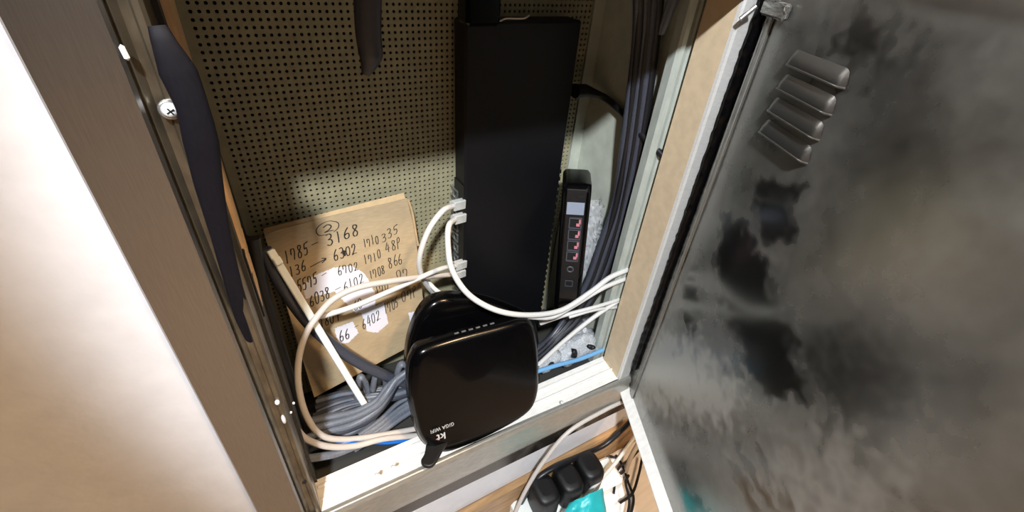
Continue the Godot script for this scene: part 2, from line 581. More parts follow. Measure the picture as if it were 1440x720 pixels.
	b = MB.new(); b.span(W(-0.11, -2.0, BACK + 0.06), W(-0.074, 0.06, 1.13)); obj("side_panel", b, M.inner_dark, cab)
	b = MB.new(); b.span(W(-0.11, 0.03, BACK + 0.06), W(1.46, 0.07, 1.0)); obj("top_panel", b, M.inner, cab)
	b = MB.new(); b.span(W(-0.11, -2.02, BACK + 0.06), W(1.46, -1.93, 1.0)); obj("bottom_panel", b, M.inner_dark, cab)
	b = MB.new(); b.span(W(-0.11, -2.02, BACK + 0.09), W(1.46, 0.07, BACK + 0.05)); obj("back_panel", b, M.dark, cab)
	b = MB.new(); b.span(W(1.378, -2.0, BACK), W(1.437, 0.04, BACK + 0.02)); obj("panel_margin", b, M.inner, cab, "plain strip beside the perforated panel")
	perforated()
	b = MB.new()       # channel standing behind the jamb
	strip(b, [[1.372, -0.20], [1.370, -0.165], [1.378, -0.155], [1.392, -0.150], [1.398, -0.157], [1.416, -0.157], [1.422, -0.150], [1.434, -0.150], [1.436, -0.20]], W(0, -1.93, 1), W(0, 0.03, 1), rt, out)
	obj("channel", b, M.channel, cab, "pale grey metal channel standing behind the right jamb")
	# tan batten down the left side, with two dark notches
	b = MB.new()
	var ya := -0.775
	for s in [[-0.775, -0.690, -0.012, -0.011], [-0.670, -0.618, -0.010, -0.009], [-0.604, 0.02, -0.009, 0.004]]:
		var bb := MB.new()
		strip(bb, [[-0.082, -0.19], [-0.060, -0.195], [-0.057, -0.21], [-0.057, -0.34], [-0.082, -0.36]], W(s[2], s[0] * 1.25, 1), W(s[3], s[1] * 1.25, 1), rt, out)
		obj("batten", bb, M.batten, cab, "tan wooden batten on the left side")
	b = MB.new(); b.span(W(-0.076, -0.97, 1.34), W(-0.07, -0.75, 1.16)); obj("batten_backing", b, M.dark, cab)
	# screws and specks on the lip
	screw(P(239, 155, 0.985), 0.0033, true)
	b = MB.new(); b.box(Transform3D(Basis(Vector3.BACK, 0.1), P(175, 74, 0.975)), Vector3(0.0022, 0.0065, 0.003), 0.001); obj("clip", b, M.seal, cab, "small white clip at the edge of the flange")
	for p in [[390, 566, 0.0018, 1.3], [399, 590, 0.0016, 3.2], [409, 580, 0.0011, 1.0], [413, 567, 0.0010, 1.3]]:
		b = MB.new()
		var l2 := []
		var c := P(p[0], p[1], 0.99 if p[0] < 405 else 1.02)
		for a in [[1.0, -0.4], [1.0, 0.2], [0.75, 0.7], [0.3, 0.95]]:
			var ring := PackedVector3Array()
			for j in 12:
				ring.append(c + Vector3(cos(TAU * j / 12) * a[0], sin(TAU * j / 12) * a[0] * p[3], a[1]) * p[2])
			l2.append(ring)
		b.rings(l2)
		obj("sealant_blob", b, M.seal, cab)
	obj("drilled_hole", disc(P(428, 678, 0.991), out, [[0.0019, -0.0005], [0.0019, 0.0006], [0.001, 0.0007]], 16), M.dark, cab)
	for p in [[553, 657], [530, 668], [790, 566]]:
		b = MB.new()
		var l3 := []
		var c3 := P(p[0], p[1], 0.985)
		for a in [[1.0, -0.3], [0.9, 0.5], [0.4, 0.9]]:
			var ring := PackedVector3Array()
			for j in 9:
				ring.append(c3 + Vector3(cos(TAU * j / 9) * a[0] * rng.randf_range(0.7, 1.4), a[1] * 0.7, sin(TAU * j / 9) * a[0] * rng.randf_range(0.7, 1.4)) * 0.0022)
			l3.append(ring)
		b.rings(l3)
		obj("debris", b, M.seal, cab)

func disc(c: Vector3, n: Vector3, prof: Array, seg := 24) -> MB:    # lathe: [radius, height] along n
	var b := MB.new()
	var x := n.cross(Vector3(0.31, 0.9, 0.2)).normalized()
	var y := n.cross(x).normalized()
	var l := []
	for a in prof:
		var ring := PackedVector3Array()
		for j in seg:
			ring.append(c + (x * cos(TAU * j / seg) + y * sin(TAU * j / seg)) * a[0] + n * a[1])
		l.append(ring)
	b.rings(l)
	return b

func screw(c: Vector3, r: float, washer: bool) -> void:
	var n := Vector3(0.1, 0.05, 1).normalized()
	var head := obj("screw", disc(c, n, [[r, -0.001], [r, 0.0012], [r * 0.75, 0.0024], [r * 0.3, 0.0028]], 20), M.seal, cab, "shiny cross head screw")
	if washer:
		obj("washer", disc(c - n * 0.0008, n, [[r * 1.45, -0.001], [r * 1.45, 0.0], [r * 1.2, 0.0008], [r * 1.0, 0.0002]], 24), M.silver, cab)
		for a in [0.5, 0.5 + PI / 2]:
			var b := MB.new()
			b.box(Transform3D(Basis(n, a), c + n * 0.0026), Vector3(r * 1.1, r * 0.2, 0.0008))
			obj("cross_slot", b, M.dark, head)

func perforated() -> void:      # square-pitch perforated panel with round holes
	var pitch := 0.01284 * BACK
	var x0 := -0.0248 * BACK - pitch * 0.5
	var x1 := 1.378
	var nx := int((x1 - x0) / pitch)
	var y1 := 0.03
	var ny := int((y1 + 1.93) / pitch)
	var b := MB.new()
	var r := pitch * 0.245
	var h := pitch * 0.5
	var th := 0.006
	var n := Vector3(0, 0, 1)
	var ring := []
	for k in 8:
		ring.append(Vector2(cos(TAU * k / 8), sin(TAU * k / 8)))
	var sq := [Vector2(1, 0), Vector2(1, 1), Vector2(0, 1), Vector2(-1, 1), Vector2(-1, 0), Vector2(-1, -1), Vector2(0, -1), Vector2(1, -1)]
	for j in ny:
		for i in nx:
			var c := Vector2(x0 + (i + 0.5) * pitch, y1 - (j + 0.5) * pitch)
			if c.y < -1.35 and c.x > 0.1:
				# behind the devices and the heap: keep the sheet plain there
				b.quad(W(c.x - h, c.y - h, BACK), W(c.x + h, c.y - h, BACK), W(c.x + h, c.y + h, BACK), W(c.x - h, c.y + h, BACK), n)
				continue
			for k in 8:
				var k2 := (k + 1) % 8
				var a: Vector2 = c + ring[k] * r
				var d: Vector2 = c + ring[k2] * r
				var e: Vector2 = c + sq[k] * h
				var f: Vector2 = c + sq[k2] * h
				var va := W(a.x, a.y, BACK)
				var vd := W(d.x, d.y, BACK)
				b.tri(va, W(e.x, e.y, BACK), W(f.x, f.y, BACK), n, n, n)
				b.tri(va, W(f.x, f.y, BACK), vd, n, n, n)
				var nn := Vector3(-ring[k].x - ring[k2].x, -ring[k].y - ring[k2].y, 0).normalized()
				b.tri(va, vd, W(d.x, d.y, BACK + th), nn, nn, nn)
				b.tri(va, W(d.x, d.y, BACK + th), W(a.x, a.y, BACK + th), nn, nn, nn)
	b.quad(W(-0.075, -1.93, BACK + 0.001), W(x0, -1.93, BACK + 0.001), W(x0, 0.03, BACK + 0.001), W(-0.075, 0.03, BACK + 0.001), n)
	var o := obj("perforated_panel", b, M.panel, cab, "khaki perforated back panel with rows of round holes")
	o.set_meta("kind", "stuff")

# ---------------------------------------------------------------- door
const DN := Vector3(-0.902, 0, -0.431)   # world: the inner face looks left and towards the wall (set below)
const DOOR_LONG := 1.56

func dw(t: float, y: float, lift := 0.0) -> Vector3:     # door coordinates: t from the hinge, plan y, lift off the inner face in metres
	return W(HINGE + DOOR_DIR.x * t, y, 0.985 + DOOR_DIR.y * t) + door_n() * lift

func door_n() -> Vector3:
	return Vector3(-0.902, 0, -0.431).normalized()

func door_px(u: float, v: float) -> Vector2:      # place on the door seen at a place in the photograph
	var p := PN(u, v, dw(0, 0), door_n())
	var t := (p - dw(0, 0)).dot((dw(1, 0) - dw(0, 0)).normalized()) / S
	return Vector2(t, (p.y - EYE) / S)

func blob(im: PackedFloat32Array, w: int, h: int, poly: PackedVector2Array, amount: float, soft: float, nz: FastNoiseLite) -> void:    # pulls the dust map to a value inside a ragged outline
	var lo := poly[0]
	var hi := poly[0]
	for p in poly:
		lo = lo.min(p)
		hi = hi.max(p)
	lo -= Vector2(soft, soft) * 2.0
	hi += Vector2(soft, soft) * 2.0
	for y in range(maxi(0, int(lo.y)), mini(h, int(hi.y) + 1)):
		for x in range(maxi(0, int(lo.x)), mini(w, int(hi.x) + 1)):
			var p := Vector2(x, y) + Vector2(nz.get_noise_2d(x * 2.0, y * 2.0), nz.get_noise_2d(x * 2.0 + 900.0, y * 2.0)) * soft * 1.3
			var dist := 1e9
			for i in poly.size():
				dist = minf(dist, p.distance_to(Geometry2D.get_closest_point_to_segment(p, poly[i], poly[(i + 1) % poly.size()])))
			if Geometry2D.is_point_in_polygon(p, poly):
				dist = -dist
			var k := smoothstep(soft, -soft, dist)
			im[y * w + x] = lerpf(im[y * w + x], amount, k)

func door() -> void:
	var y0 := -1.985
	var y1 := 0.02
	# dust film: a map of how dusty the steel is, wiped clean in streaks; bright reflections painted in
	var w := 512
	var h := 640
	var dust_and_shine := PackedFloat32Array()
	dust_and_shine.resize(w * h)
	var n1 := noise(0.006, 4, 41)
	var n2 := noise(0.05, 4, 42)
	var n3 := noise(0.018, 2, 44)
	for y in h:
		for x in w:
			dust_and_shine[y * w + x] = clampf(0.48 + 0.30 * n1.get_noise_2d(x, y) + 0.08 * n2.get_noise_2d(x, y), 0, 1)
	var to_map := func(u, v) -> Vector2:
		var q := door_px(u, v)
		return Vector2(q.x / DOOR_LONG * w, (y1 - q.y) / (y1 - y0) * h)
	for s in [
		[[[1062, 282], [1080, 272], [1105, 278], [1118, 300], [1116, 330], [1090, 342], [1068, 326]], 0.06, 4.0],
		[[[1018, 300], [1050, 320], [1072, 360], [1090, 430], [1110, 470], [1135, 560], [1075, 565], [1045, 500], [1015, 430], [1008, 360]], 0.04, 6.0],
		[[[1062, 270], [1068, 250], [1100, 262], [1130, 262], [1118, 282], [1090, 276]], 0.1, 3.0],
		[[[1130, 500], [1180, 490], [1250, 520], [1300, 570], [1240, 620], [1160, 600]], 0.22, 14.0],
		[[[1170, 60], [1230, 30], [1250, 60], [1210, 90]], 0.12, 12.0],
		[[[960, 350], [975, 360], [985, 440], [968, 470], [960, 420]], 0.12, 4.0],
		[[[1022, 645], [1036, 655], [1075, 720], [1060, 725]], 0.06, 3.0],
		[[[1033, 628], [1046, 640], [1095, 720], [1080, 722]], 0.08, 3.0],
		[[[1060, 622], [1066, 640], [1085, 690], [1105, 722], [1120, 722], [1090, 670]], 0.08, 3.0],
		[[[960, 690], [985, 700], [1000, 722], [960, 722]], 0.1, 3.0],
		[[[890, 455], [960, 470], [1045, 550], [1020, 600], [900, 560]], 1.0, 14.0],  # bright reflection of the sill, painted in as a dustier patch
		[[[1070, 640], [1200, 640], [1280, 722], [1130, 722]], 0.8, 18.0],  # bright reflection low on the door, painted in the same way
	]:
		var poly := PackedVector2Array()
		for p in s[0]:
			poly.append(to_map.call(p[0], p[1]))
		blob(dust_and_shine, w, h, poly, s[1], s[2] * 2.0, n3)
	var im := Image.create(w, h, false, Image.FORMAT_RGB8)
	var ro := Image.create(w, h, false, Image.FORMAT_RGB8)
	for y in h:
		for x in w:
			var k := dust_and_shine[y * w + x]
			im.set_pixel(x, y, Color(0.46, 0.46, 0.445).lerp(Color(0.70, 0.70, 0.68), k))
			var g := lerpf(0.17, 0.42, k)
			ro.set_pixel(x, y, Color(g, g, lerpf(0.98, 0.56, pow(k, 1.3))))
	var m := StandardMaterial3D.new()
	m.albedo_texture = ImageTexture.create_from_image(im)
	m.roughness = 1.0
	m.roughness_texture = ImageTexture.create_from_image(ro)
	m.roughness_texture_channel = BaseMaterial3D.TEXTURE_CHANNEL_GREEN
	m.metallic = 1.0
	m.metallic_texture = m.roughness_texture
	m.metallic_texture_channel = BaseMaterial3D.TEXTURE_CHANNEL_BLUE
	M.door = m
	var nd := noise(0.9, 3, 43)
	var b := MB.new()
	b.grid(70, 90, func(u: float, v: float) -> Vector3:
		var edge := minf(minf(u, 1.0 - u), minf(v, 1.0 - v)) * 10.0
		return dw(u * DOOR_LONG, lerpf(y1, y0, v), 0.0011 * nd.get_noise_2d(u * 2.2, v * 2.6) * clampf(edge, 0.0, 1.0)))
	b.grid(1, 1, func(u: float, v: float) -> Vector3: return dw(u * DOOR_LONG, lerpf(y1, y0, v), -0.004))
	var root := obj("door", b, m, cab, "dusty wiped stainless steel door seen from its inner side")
	# folded edges
	b = MB.new()
	var e := 0.010
	var bt := Transform3D(Basis((dw(1, 0) - dw(0, 0)).normalized(), Vector3.UP, (dw(1, 0) - dw(0, 0)).normalized().cross(Vector3.UP)), Vector3())
	bt.origin = dw(DOOR_LONG * 0.5, y0 + 0.01, 0.006)
	b.box(bt, Vector3(DOOR_LONG * S, 0.0022, 0.020), 0.0006)
	bt.origin = dw(DOOR_LONG * 0.5, y1, 0.002)
	b.box(bt, Vector3(DOOR_LONG * S, 0.0022, 0.014), 0.0006)
	bt.origin = dw(DOOR_LONG, (y0 + y1) * 0.5, 0.002)
	b.box(bt, Vector3(0.0022, (y1 - y0) * S, 0.014), 0.0006)
	obj("folded_edge", b, M.sill, root, "bright folded edge along the bottom of the door")
	b = MB.new()
	bt.origin = dw(0.075, (y0 + y1) * 0.5, 0.0012)
	b.box(bt, Vector3(0.010, (y1 - y0) * S, 0.0026), 0.0011)
	obj("edge_fold", b, m, root)
	b = MB.new()       # ragged black gasket along the hinge side
	var p := PackedVector3Array()
	var rad := PackedFloat32Array()
	for i in 120:
		var y := lerpf(-1.80, 0.0, i / 119.0)
		p.append(dw(0.030 + rng.randf_range(-0.003, 0.003), y, 0.0035))
		rad.append(0.0058 * rng.randf_range(0.85, 1.15))
	b.tube(p, 0.004, 8, 0.6, true, rad)
	obj("gasket", b, M.gloss, root, "black rubber gasket along the hinge side")
	# hinge pieces
	b = MB.new(); b.tube(PackedVector3Array([dw(-0.01, -1.90, 0.004), dw(-0.01, -1.955, 0.004)]), 0.0048, 14)
	obj("hinge", b, M.silver, root)
	b = MB.new(); b.tube(PackedVector3Array([P(1041, 27, 0.965), P(1063, 9, 0.95)]), 0.0020, 10)
	obj("hinge_pin", b, M.silver, root)
	b = MB.new(); b.box(Transform3D(bt.basis, dw(0.10, -0.135, 0.004)), Vector3(0.034, 0.012, 0.006), 0.002)
	obj("hinge", b, M.door, root)
	# louvres, pressed out with the open side down
	for k in 4:
		var yl := -0.253 - k * 0.0655
		b = MB.new()
		b.grid(24, 10, func(u: float, v: float) -> Vector3:
			var tt := lerpf(0.230, 0.474, u)
			var endk := clampf(minf(u, 1.0 - u) * 9.0, 0.0, 1.0)
			var r := sqrt(1.0 - pow(1.0 - endk, 2.0))
			var up := 0.042 * (0.35 + 0.65 * r)
			if v > 0.9:
				return dw(tt, yl - (0.0 if v < 0.99 else 0.001), 0.0040 * r * (1.0 if v < 0.95 else 0.0))
			var s := v / 0.9
			return dw(tt, yl + up * (1.0 - s), 0.0004 + 0.0040 * r * sin(s * PI / 2.0)))
		var rim := PackedVector3Array()
		for q in 21:
			var f := q / 20.0
			var ek := clampf(minf(f, 1.0 - f) * 9.0, 0.0, 1.0)
			rim.append(dw(lerpf(0.230, 0.474, f), yl, 0.0004 + 0.0040 * sqrt(1.0 - pow(1.0 - ek, 2.0))))
		b.tube(rim, 0.0008, 8)
		obj("louvre", b, M.louvre, root)

# ---------------------------------------------------------------- devices
func slab(outline: PackedVector3Array, n: Vector3, thick: float, edge: float, bulge := 0.0, puff := 3) -> MB:   # closed outline on a plane, thickened backwards with rounded edges
	var b := MB.new()
	var mid := Vector3()
	for p in outline:
		mid += p / outline.size()
	var l := []
	var steps := [[0.0, 0.35], [0.0, 0.7], [0.0, 0.9]]
	var shape := []
	if bulge > 0.0:
		for a in [0.15, 0.4, 0.65, 0.82]:
			shape.append([a, bulge * (1.0 - a * a)])
	for a in 6:
		var f := a / 5.0 * PI / 2.0
		shape.append([-edge * (1.0 - sin(f)), -edge * (1.0 - cos(f))])
	for a in 6:
		var f := (5 - a) / 5.0 * PI / 2.0
		shape.append([-edge * (1.0 - sin(f)), -thick + edge * (1.0 - cos(f))])
	for s in shape:
		var ring := PackedVector3Array()
		for p in outline:
			var d := p - mid
			var q: Vector3
			if s[0] > 0.0:
				q = mid + d * (1.0 - edge / d.length()) * s[0]
			else:
				q = mid + d * (1.0 + s[0] / d.length())
			ring.append(q + n * (s[1] + edge))
		l.append(ring)
	b.rings(l)
	return b

func plane_outline(px: Array, at: Vector3, n: Vector3, k := 6) -> PackedVector3Array:
	var o := PackedVector3Array()
	for p in px:
		o.append(PN(p[0], p[1], at, n))
	return smooth(o, k, true)

func devices() -> void:
	network_switch()
	slim_router()
	# two glossy access points leaning on the sill, one behind the other
	var lean := Vector3(0.0, 0.30, 1.0)
	lean = Vector3(-0.06, 0.28, 1.0).normalized()
	var a2 := P(640, 560, 1.235)
	var n2 := Vector3(-0.10, 0.24, 1.0).normalized()
	var t := thing("wireless_router", "glossy black rounded wireless router standing behind its twin, only its upper left showing", "router", PY(660, 610, -1.86), "glossy black rounded wireless routers")
	var o2 := plane_outline([[571, 495], [580, 455], [597, 426], [622, 414], [668, 416], [715, 430], [748, 450], [756, 500], [752, 560], [725, 592], [672, 605], [620, 612], [588, 600], [573, 560]], a2, n2)
	obj("housing", slab(o2, n2, 0.026, 0.010, 0.004), M.gloss, t)
	obj("side_band", slab(plane_outline([[569, 497], [578, 454], [596, 424], [622, 411], [669, 413], [717, 428], [750, 449], [758, 500], [754, 561], [726, 594], [672, 607], [619, 614], [586, 602], [571, 560]], a2 - n2 * 0.012, n2), n2, 0.009, 0.003), M.matt_black, t)
	var a1 := P(650, 630, 1.03)
	t = thing("wireless_router", "glossy black rounded wireless router in front, with small upside down white logo", "router", P(650, 632, 1.045), "glossy black rounded wireless routers")
	var px := [[573, 520], [577, 500], [590, 484], [632, 470], [686, 456], [728, 446], [744, 450], [751, 470], [755, 508], [753, 552], [735, 580], [672, 616], [635, 632], [608, 630], [589, 613], [579, 580], [573, 548]]
	obj("housing", slab(plane_outline(px, a1, lean), lean, 0.026, 0.011, 0.004), M.gloss, t)
	var mid := Vector2(662, 540)
	var px2 := []
	for p in px:
		px2.append([mid.x + (p[0] - mid.x) * 1.012, mid.y + (p[1] - mid.y) * 1.012])
	obj("side_band", slab(plane_outline(px2, a1 - lean * 0.011, lean), lean, 0.010, 0.003), M.matt_black, t)
	a1 += lean * 0.011
	# vents along the top edge
	for k in 6:
		var f := k / 5.0
		var c := PN(lerpf(642, 692, f), lerpf(468.5, 455, f), a1, lean) + lean * 0.0
		var dir := (PN(692, 455, a1, lean) - PN(642, 468.5, a1, lean)).normalized()
		var b := MB.new()
		b.box(Transform3D(Basis(dir, lean.cross(dir), lean), c), Vector3(0.0048, 0.0011, 0.0016))
		obj("vent_slot", b, M.slot, t)
	# the foot that sticks out at the bottom
	var fo := PackedVector3Array()
	for p in [[604, 615], [632, 615], [622, 634], [612, 652], [604, 657], [595, 655], [592, 648], [597, 638]]:
		fo.append(PY(p[0], p[1], -1.80))
	obj("foot", slab(smooth(fo, 4, true), Vector3.UP, 0.006, 0.002), M.matt_black, t)
	# logo and small print, upside down as the router stands on its head
	var dirx := (PN(612, 600, a1, lean) - PN(637, 591, a1, lean)).normalized()
	letter("kt", PN(625.5, 602.5, a1, lean) + lean * 0.0026, dirx, lean, 0.0082, M.print, t, "logo", true)
	letter("GiGA WiFi", PN(637, 589.5, a1, lean) + lean * 0.003, dirx, lean, 0.0030, M.print, t, "lettering", false)
	var b := MB.new()
	var s0 := PN(612, 615, a1, lean) + lean * 0.0034
	b.tube(smooth(PackedVector3Array([s0, s0 - dirx * 0.002 + lean.cross(dirx) * 0.001, s0 - dirx * 0.0042 + lean.cross(dirx) * 0.0002]), 5), 0.00045, 6)
	obj("logo_stroke", b, M.red, t, "small red stroke under the logo")

func letter(text: String, at: Vector3, dx: Vector3, n: Vector3, height: float, m: Material, parent: Node, called: String, bold: bool) -> void:
	var tm := TextMesh.new()
	tm.text = text
	var f := SystemFont.new()
	f.font_names = PackedStringArray(["Droid Sans"])
	f.font_weight = 700 if bold else 400
	tm.font = f
	tm.font_size = 64
	tm.pixel_size = height / 46.0
	tm.depth = 0.0004
	tm.horizontal_alignment = HORIZONTAL_ALIGNMENT_LEFT
	tm.vertical_alignment = VERTICAL_ALIGNMENT_BOTTOM
	var o := MeshInstance3D.new()
	o.name = called
	o.mesh = tm
	o.material_override = m
	o.transform = Transform3D(Basis(dx, n.cross(dx), n), at - origin(parent))
	parent.add_child(o, true)

func network_switch() -> void:
	var df := 1.52
	var tl := P(655, 31, df)
	var tr := P(819, 33, df)
	var br := P(757, 468, df)
	tr.y = tl.y
	var bl := tl + (br - tr)
	var mid := (tl + br) * 0.5
	var ex := (tr - tl).normalized()
	var ey := (tl - bl).normalized()
	var thick := 0.10 * S
	var t := thing("network_switch", "long black network switch hung upright on the perforated panel", "switch", (bl + br) * 0.5)
	var x := Transform3D(Basis(ex, ey, Vector3.BACK), mid - Vector3(0, 0, thick * 0.5))
	var b := MB.new()
	b.box(x, Vector3((tr - tl).length(), (tl - bl).length(), thick), 0.0022)
	obj("housing", b, M.switch, t)
	var lx := -(tr - tl).length() * 0.5
	var hh := (tl - bl).length() * 0.5
	# ports down the left side
	var mk := func(v: float) -> float:
		return (P(652, v, df) - mid).dot(ey)
	for k in 11:
		for c in 2:
			var y: float = mk.call(285.0 + k * 15.2)
			b = MB.new()
			var zc := -thick * 0.5 + (0.0062 if c == 0 else -0.0062)
			var o := x * Transform3D(Basis(), Vector3(lx - 0.0008, y, zc + thick * 0.0))
			b.box(o * Transform3D(Basis(), Vector3(0, 0.0055, 0)), Vector3(0.004, 0.0012, 0.0105))
			b.box(o * Transform3D(Basis(), Vector3(0, -0.0055, 0)), Vector3(0.004, 0.0012, 0.0105))
			b.box(o * Transform3D(Basis(), Vector3(0, 0, 0.0052)), Vector3(0.004, 0.011, 0.0010))
			b.box(o * Transform3D(Basis(), Vector3(0, 0, -0.0052)), Vector3(0.004, 0.011, 0.0010))
			obj("port", b, M.silver, t)
	b = MB.new()
	b.box(x * Transform3D(Basis(), Vector3(lx - 0.0005, -hh * 0.3, 0)), Vector3(0.0012, hh * 1.15, thick * 0.92))
	obj("port_panel", b, M.matt_black, t)
	for k in 26:      # saw-tooth vents on the right side
		b = MB.new()
		b.box(x * Transform3D(Basis(), Vector3(-lx + 0.0006, hh * (0.25 - k * 0.045), 0.004)), Vector3(0.0022, hh * 0.022, thick * 0.55))
		obj("vent_rib", b, M.switch, t)
	b = MB.new()
	b.box(Transform3D(Basis(), P(674, 8, 1.50)), Vector3(0.034, 0.030, 0.022), 0.003)
	obj("mounting_ear", b, M.gloss, t)
	b = MB.new()
	b.tube(smooth(path([[668, 29, 1.50], [690, 30, 1.49], [704, 29, 1.49], [712, 26, 1.5], [735, 26, 1.51], [744, 22, 1.53]]), 6), 0.0008, 6)
	obj("tie_wire", b, M.aged_cable, t)

func slim_router() -> void:
	var bt := P(796, 443, 1.215)
	var tp := P(812, 262, 1.30)
	var up := (tp - bt).normalized()
	var back := Vector3(0.60, 0.0, -0.80)
	back = (back - up * back.dot(up)).normalized()
	var side := up.cross(-back).normalized()
	var h := (tp - bt).length()
	var wd := 0.0335
	var t := thing("slim_router", "slim black router on its edge with four pink lined ports facing out", "router", bt)
	var b := MB.new()
	var c := bt + up * h * 0.5
	var dp := 0.070
	var loops := []
	for s in [[-0.5, 0.86, 0.97], [-0.42, 0.98, 0.995], [-0.3, 1.0, 1.0], [0.3, 1.0, 1.0], [0.42, 0.98, 0.995], [0.5, 0.86, 0.97]]:     # across its thickness
		var ring := PackedVector3Array()
		var r := 0.012
		for q in [[-1, 1], [1, 1], [1, -1], [-1, -1]]:
			for k in 6:
				var a0: float = {[-1, 1]: PI, [1, 1]: PI / 2, [1, -1]: 0.0, [-1, -1]: -PI / 2}[q]
				var a := a0 - k / 5.0 * PI / 2
				var y: float = q[1] * (h * 0.5 * s[2] - r) + sin(a) * r
				var z: float = q[0] * (dp * 0.5 * s[1] - r) + cos(a) * r
				ring.append(c + back * (dp * 0.5 + z) + up * y + side * wd * s[0])
		loops.append(ring)
	b.rings(loops)
	obj("housing", b, M.gloss, t)
	var face := Basis(side, up, -back)
	var at := func(v: float, sx := 0.0, lift := 0.0) -> Vector3:
		var u := lerpf(812.0, 796.0, (v - 262.0) / 181.0)
		var p := PN(u, v, bt, back)
		return bt + up * (p - bt).dot(up) + side * sx - back * lift
	b = MB.new()
	b.box(Transform3D(face, at.call(348, 0.0, 0.0004)), Vector3(wd * 0.66, h * 0.83, 0.001), 0.0004)
	obj("port_panel", b, M.matt_black, t)
	b = MB.new()
	b.box(Transform3D(face, at.call(293, 0.0, 0.001)), Vector3(wd * 0.60, h * 0.085, 0.0006), 0.0002)
	obj("label", b, M.sheen, t, "painted-in panel plate above the ports")  # highlight of the glossy panel, painted as a thin piece
	for v in [313, 329, 344.5, 359.5]:
		b = MB.new()
		var w2 := 0.0138
		var hh := 0.0125
		var o: Vector3 = at.call(v, 0.0012, 0.0016)
		b.box(Transform3D(face, o + up * hh * 0.5), Vector3(w2, 0.0012, 0.003))
		b.box(Transform3D(face, o - up * hh * 0.5), Vector3(w2, 0.0012, 0.003))
		b.box(Transform3D(face, o - side * w2 * 0.5), Vector3(0.0012, hh, 0.003))
		b.box(Transform3D(face, o + side * w2 * 0.5), Vector3(0.0012, hh, 0.003))
		var pt := obj("port", b, M.trim, t)
		b = MB.new()
		b.box(Transform3D(face, at.call(v, 0.0012, 0.0007)), Vector3(w2 - 0.001, hh - 0.001, 0.0008))
		obj("port_opening", b, M.dark, pt)
		b = MB.new()
		b.box(Transform3D(face, at.call(v, 0.0068, 0.0013) + up * 0.002), Vector3(0.003, 0.006, 0.0016))
		b.box(Transform3D(face, at.call(v, 0.0045, 0.0013) - up * 0.0022), Vector3(0.004, 0.0035, 0.0016))
		obj("port_latch", b, M.red, pt, "pinkish red lining of the port")
	obj("power_jack", disc(at.call(378, 0.0, 0.0008), -back, [[0.0045, -0.001], [0.0045, 0.0012], [0.003, 0.0014], [0.0028, 0.0]], 18), M.trim, t)
	b = MB.new()
	for q in [[0, 1], [0, -1], [1, 0], [-1, 0]]:
		b.box(Transform3D(face, at.call(398, 0.0, 0.001) + side * q[0] * 0.0045 + up * q[1] * 0.004), Vector3(0.0008 if q[0] else 0.009, 0.008 if q[0] else 0.0008, 0.0008))
	obj("reset_marking", b, M.trim, t)
	b = MB.new()
	b.box(Transform3D(face, at.call(276, 0.005, 0.001)), Vector3(0.007, 0.004, 0.0014))
	b.box(Transform3D(face, at.call(277, -0.006, 0.001)), Vector3(0.001, 0.005, 0.0014))
	obj("wall_hook", b, M.dark, t)

# ---------------------------------------------------------------- the written card
const GLYPH := {
	"0": [[.5, 1, .2, .85, .15, .4, .35, .05, .7, .1, .85, .5, .75, .9, .5, 1]], "1": [[.45, 1, .5, .5, .48, 0]],
	"2": [[.15, .75, .3, .98, .65, .98, .75, .75, .45, .35, .1, .05, .5, .12, .95, .08]], "3": [[.15, .95, .5, 1, .75, .85, .65, .62, .35, .52, .7, .45, .8, .2, .5, 0, .12, .1]],
	"4": [[.5, 1, .1, .35, .85, .4], [.65, .75, .6, 0]], "5": [[.85, 1, .3, .95, .25, .55, .6, .6, .75, .3, .5, .02, .1, .08], [.3, .96, .95, 1.05]],
	"6": [[.7, 1, .35, .7, .15, .3, .35, .02, .7, .08, .8, .35, .55, .5, .2, .35]], "7": [[.1, .6, .2, .95, .45, .95, .7, .9, .8, .6, .7, .25, .65, 0], [.1, .9, .15, .5]],
	"8": [[.75, .9, .4, 1, .25, .8, .5, .55, .8, .3, .65, .02, .3, .05, .2, .3, .5, .55, .8, .8, .72, .95]], "-": [[.1, .5, .9, .58]], ">": [[-.8, .4, .9, .5], [.55, .75, .95, .5, .5, .25]],
	"p": [[.3, .9, .25, -.1], [.3, .85, .6, 1, .8, .75, .55, .5, .3, .5]], "f": [[.9, .95, .5, 1, .4, .6, .35, 0], [.1, .55, .8, .6]],
}

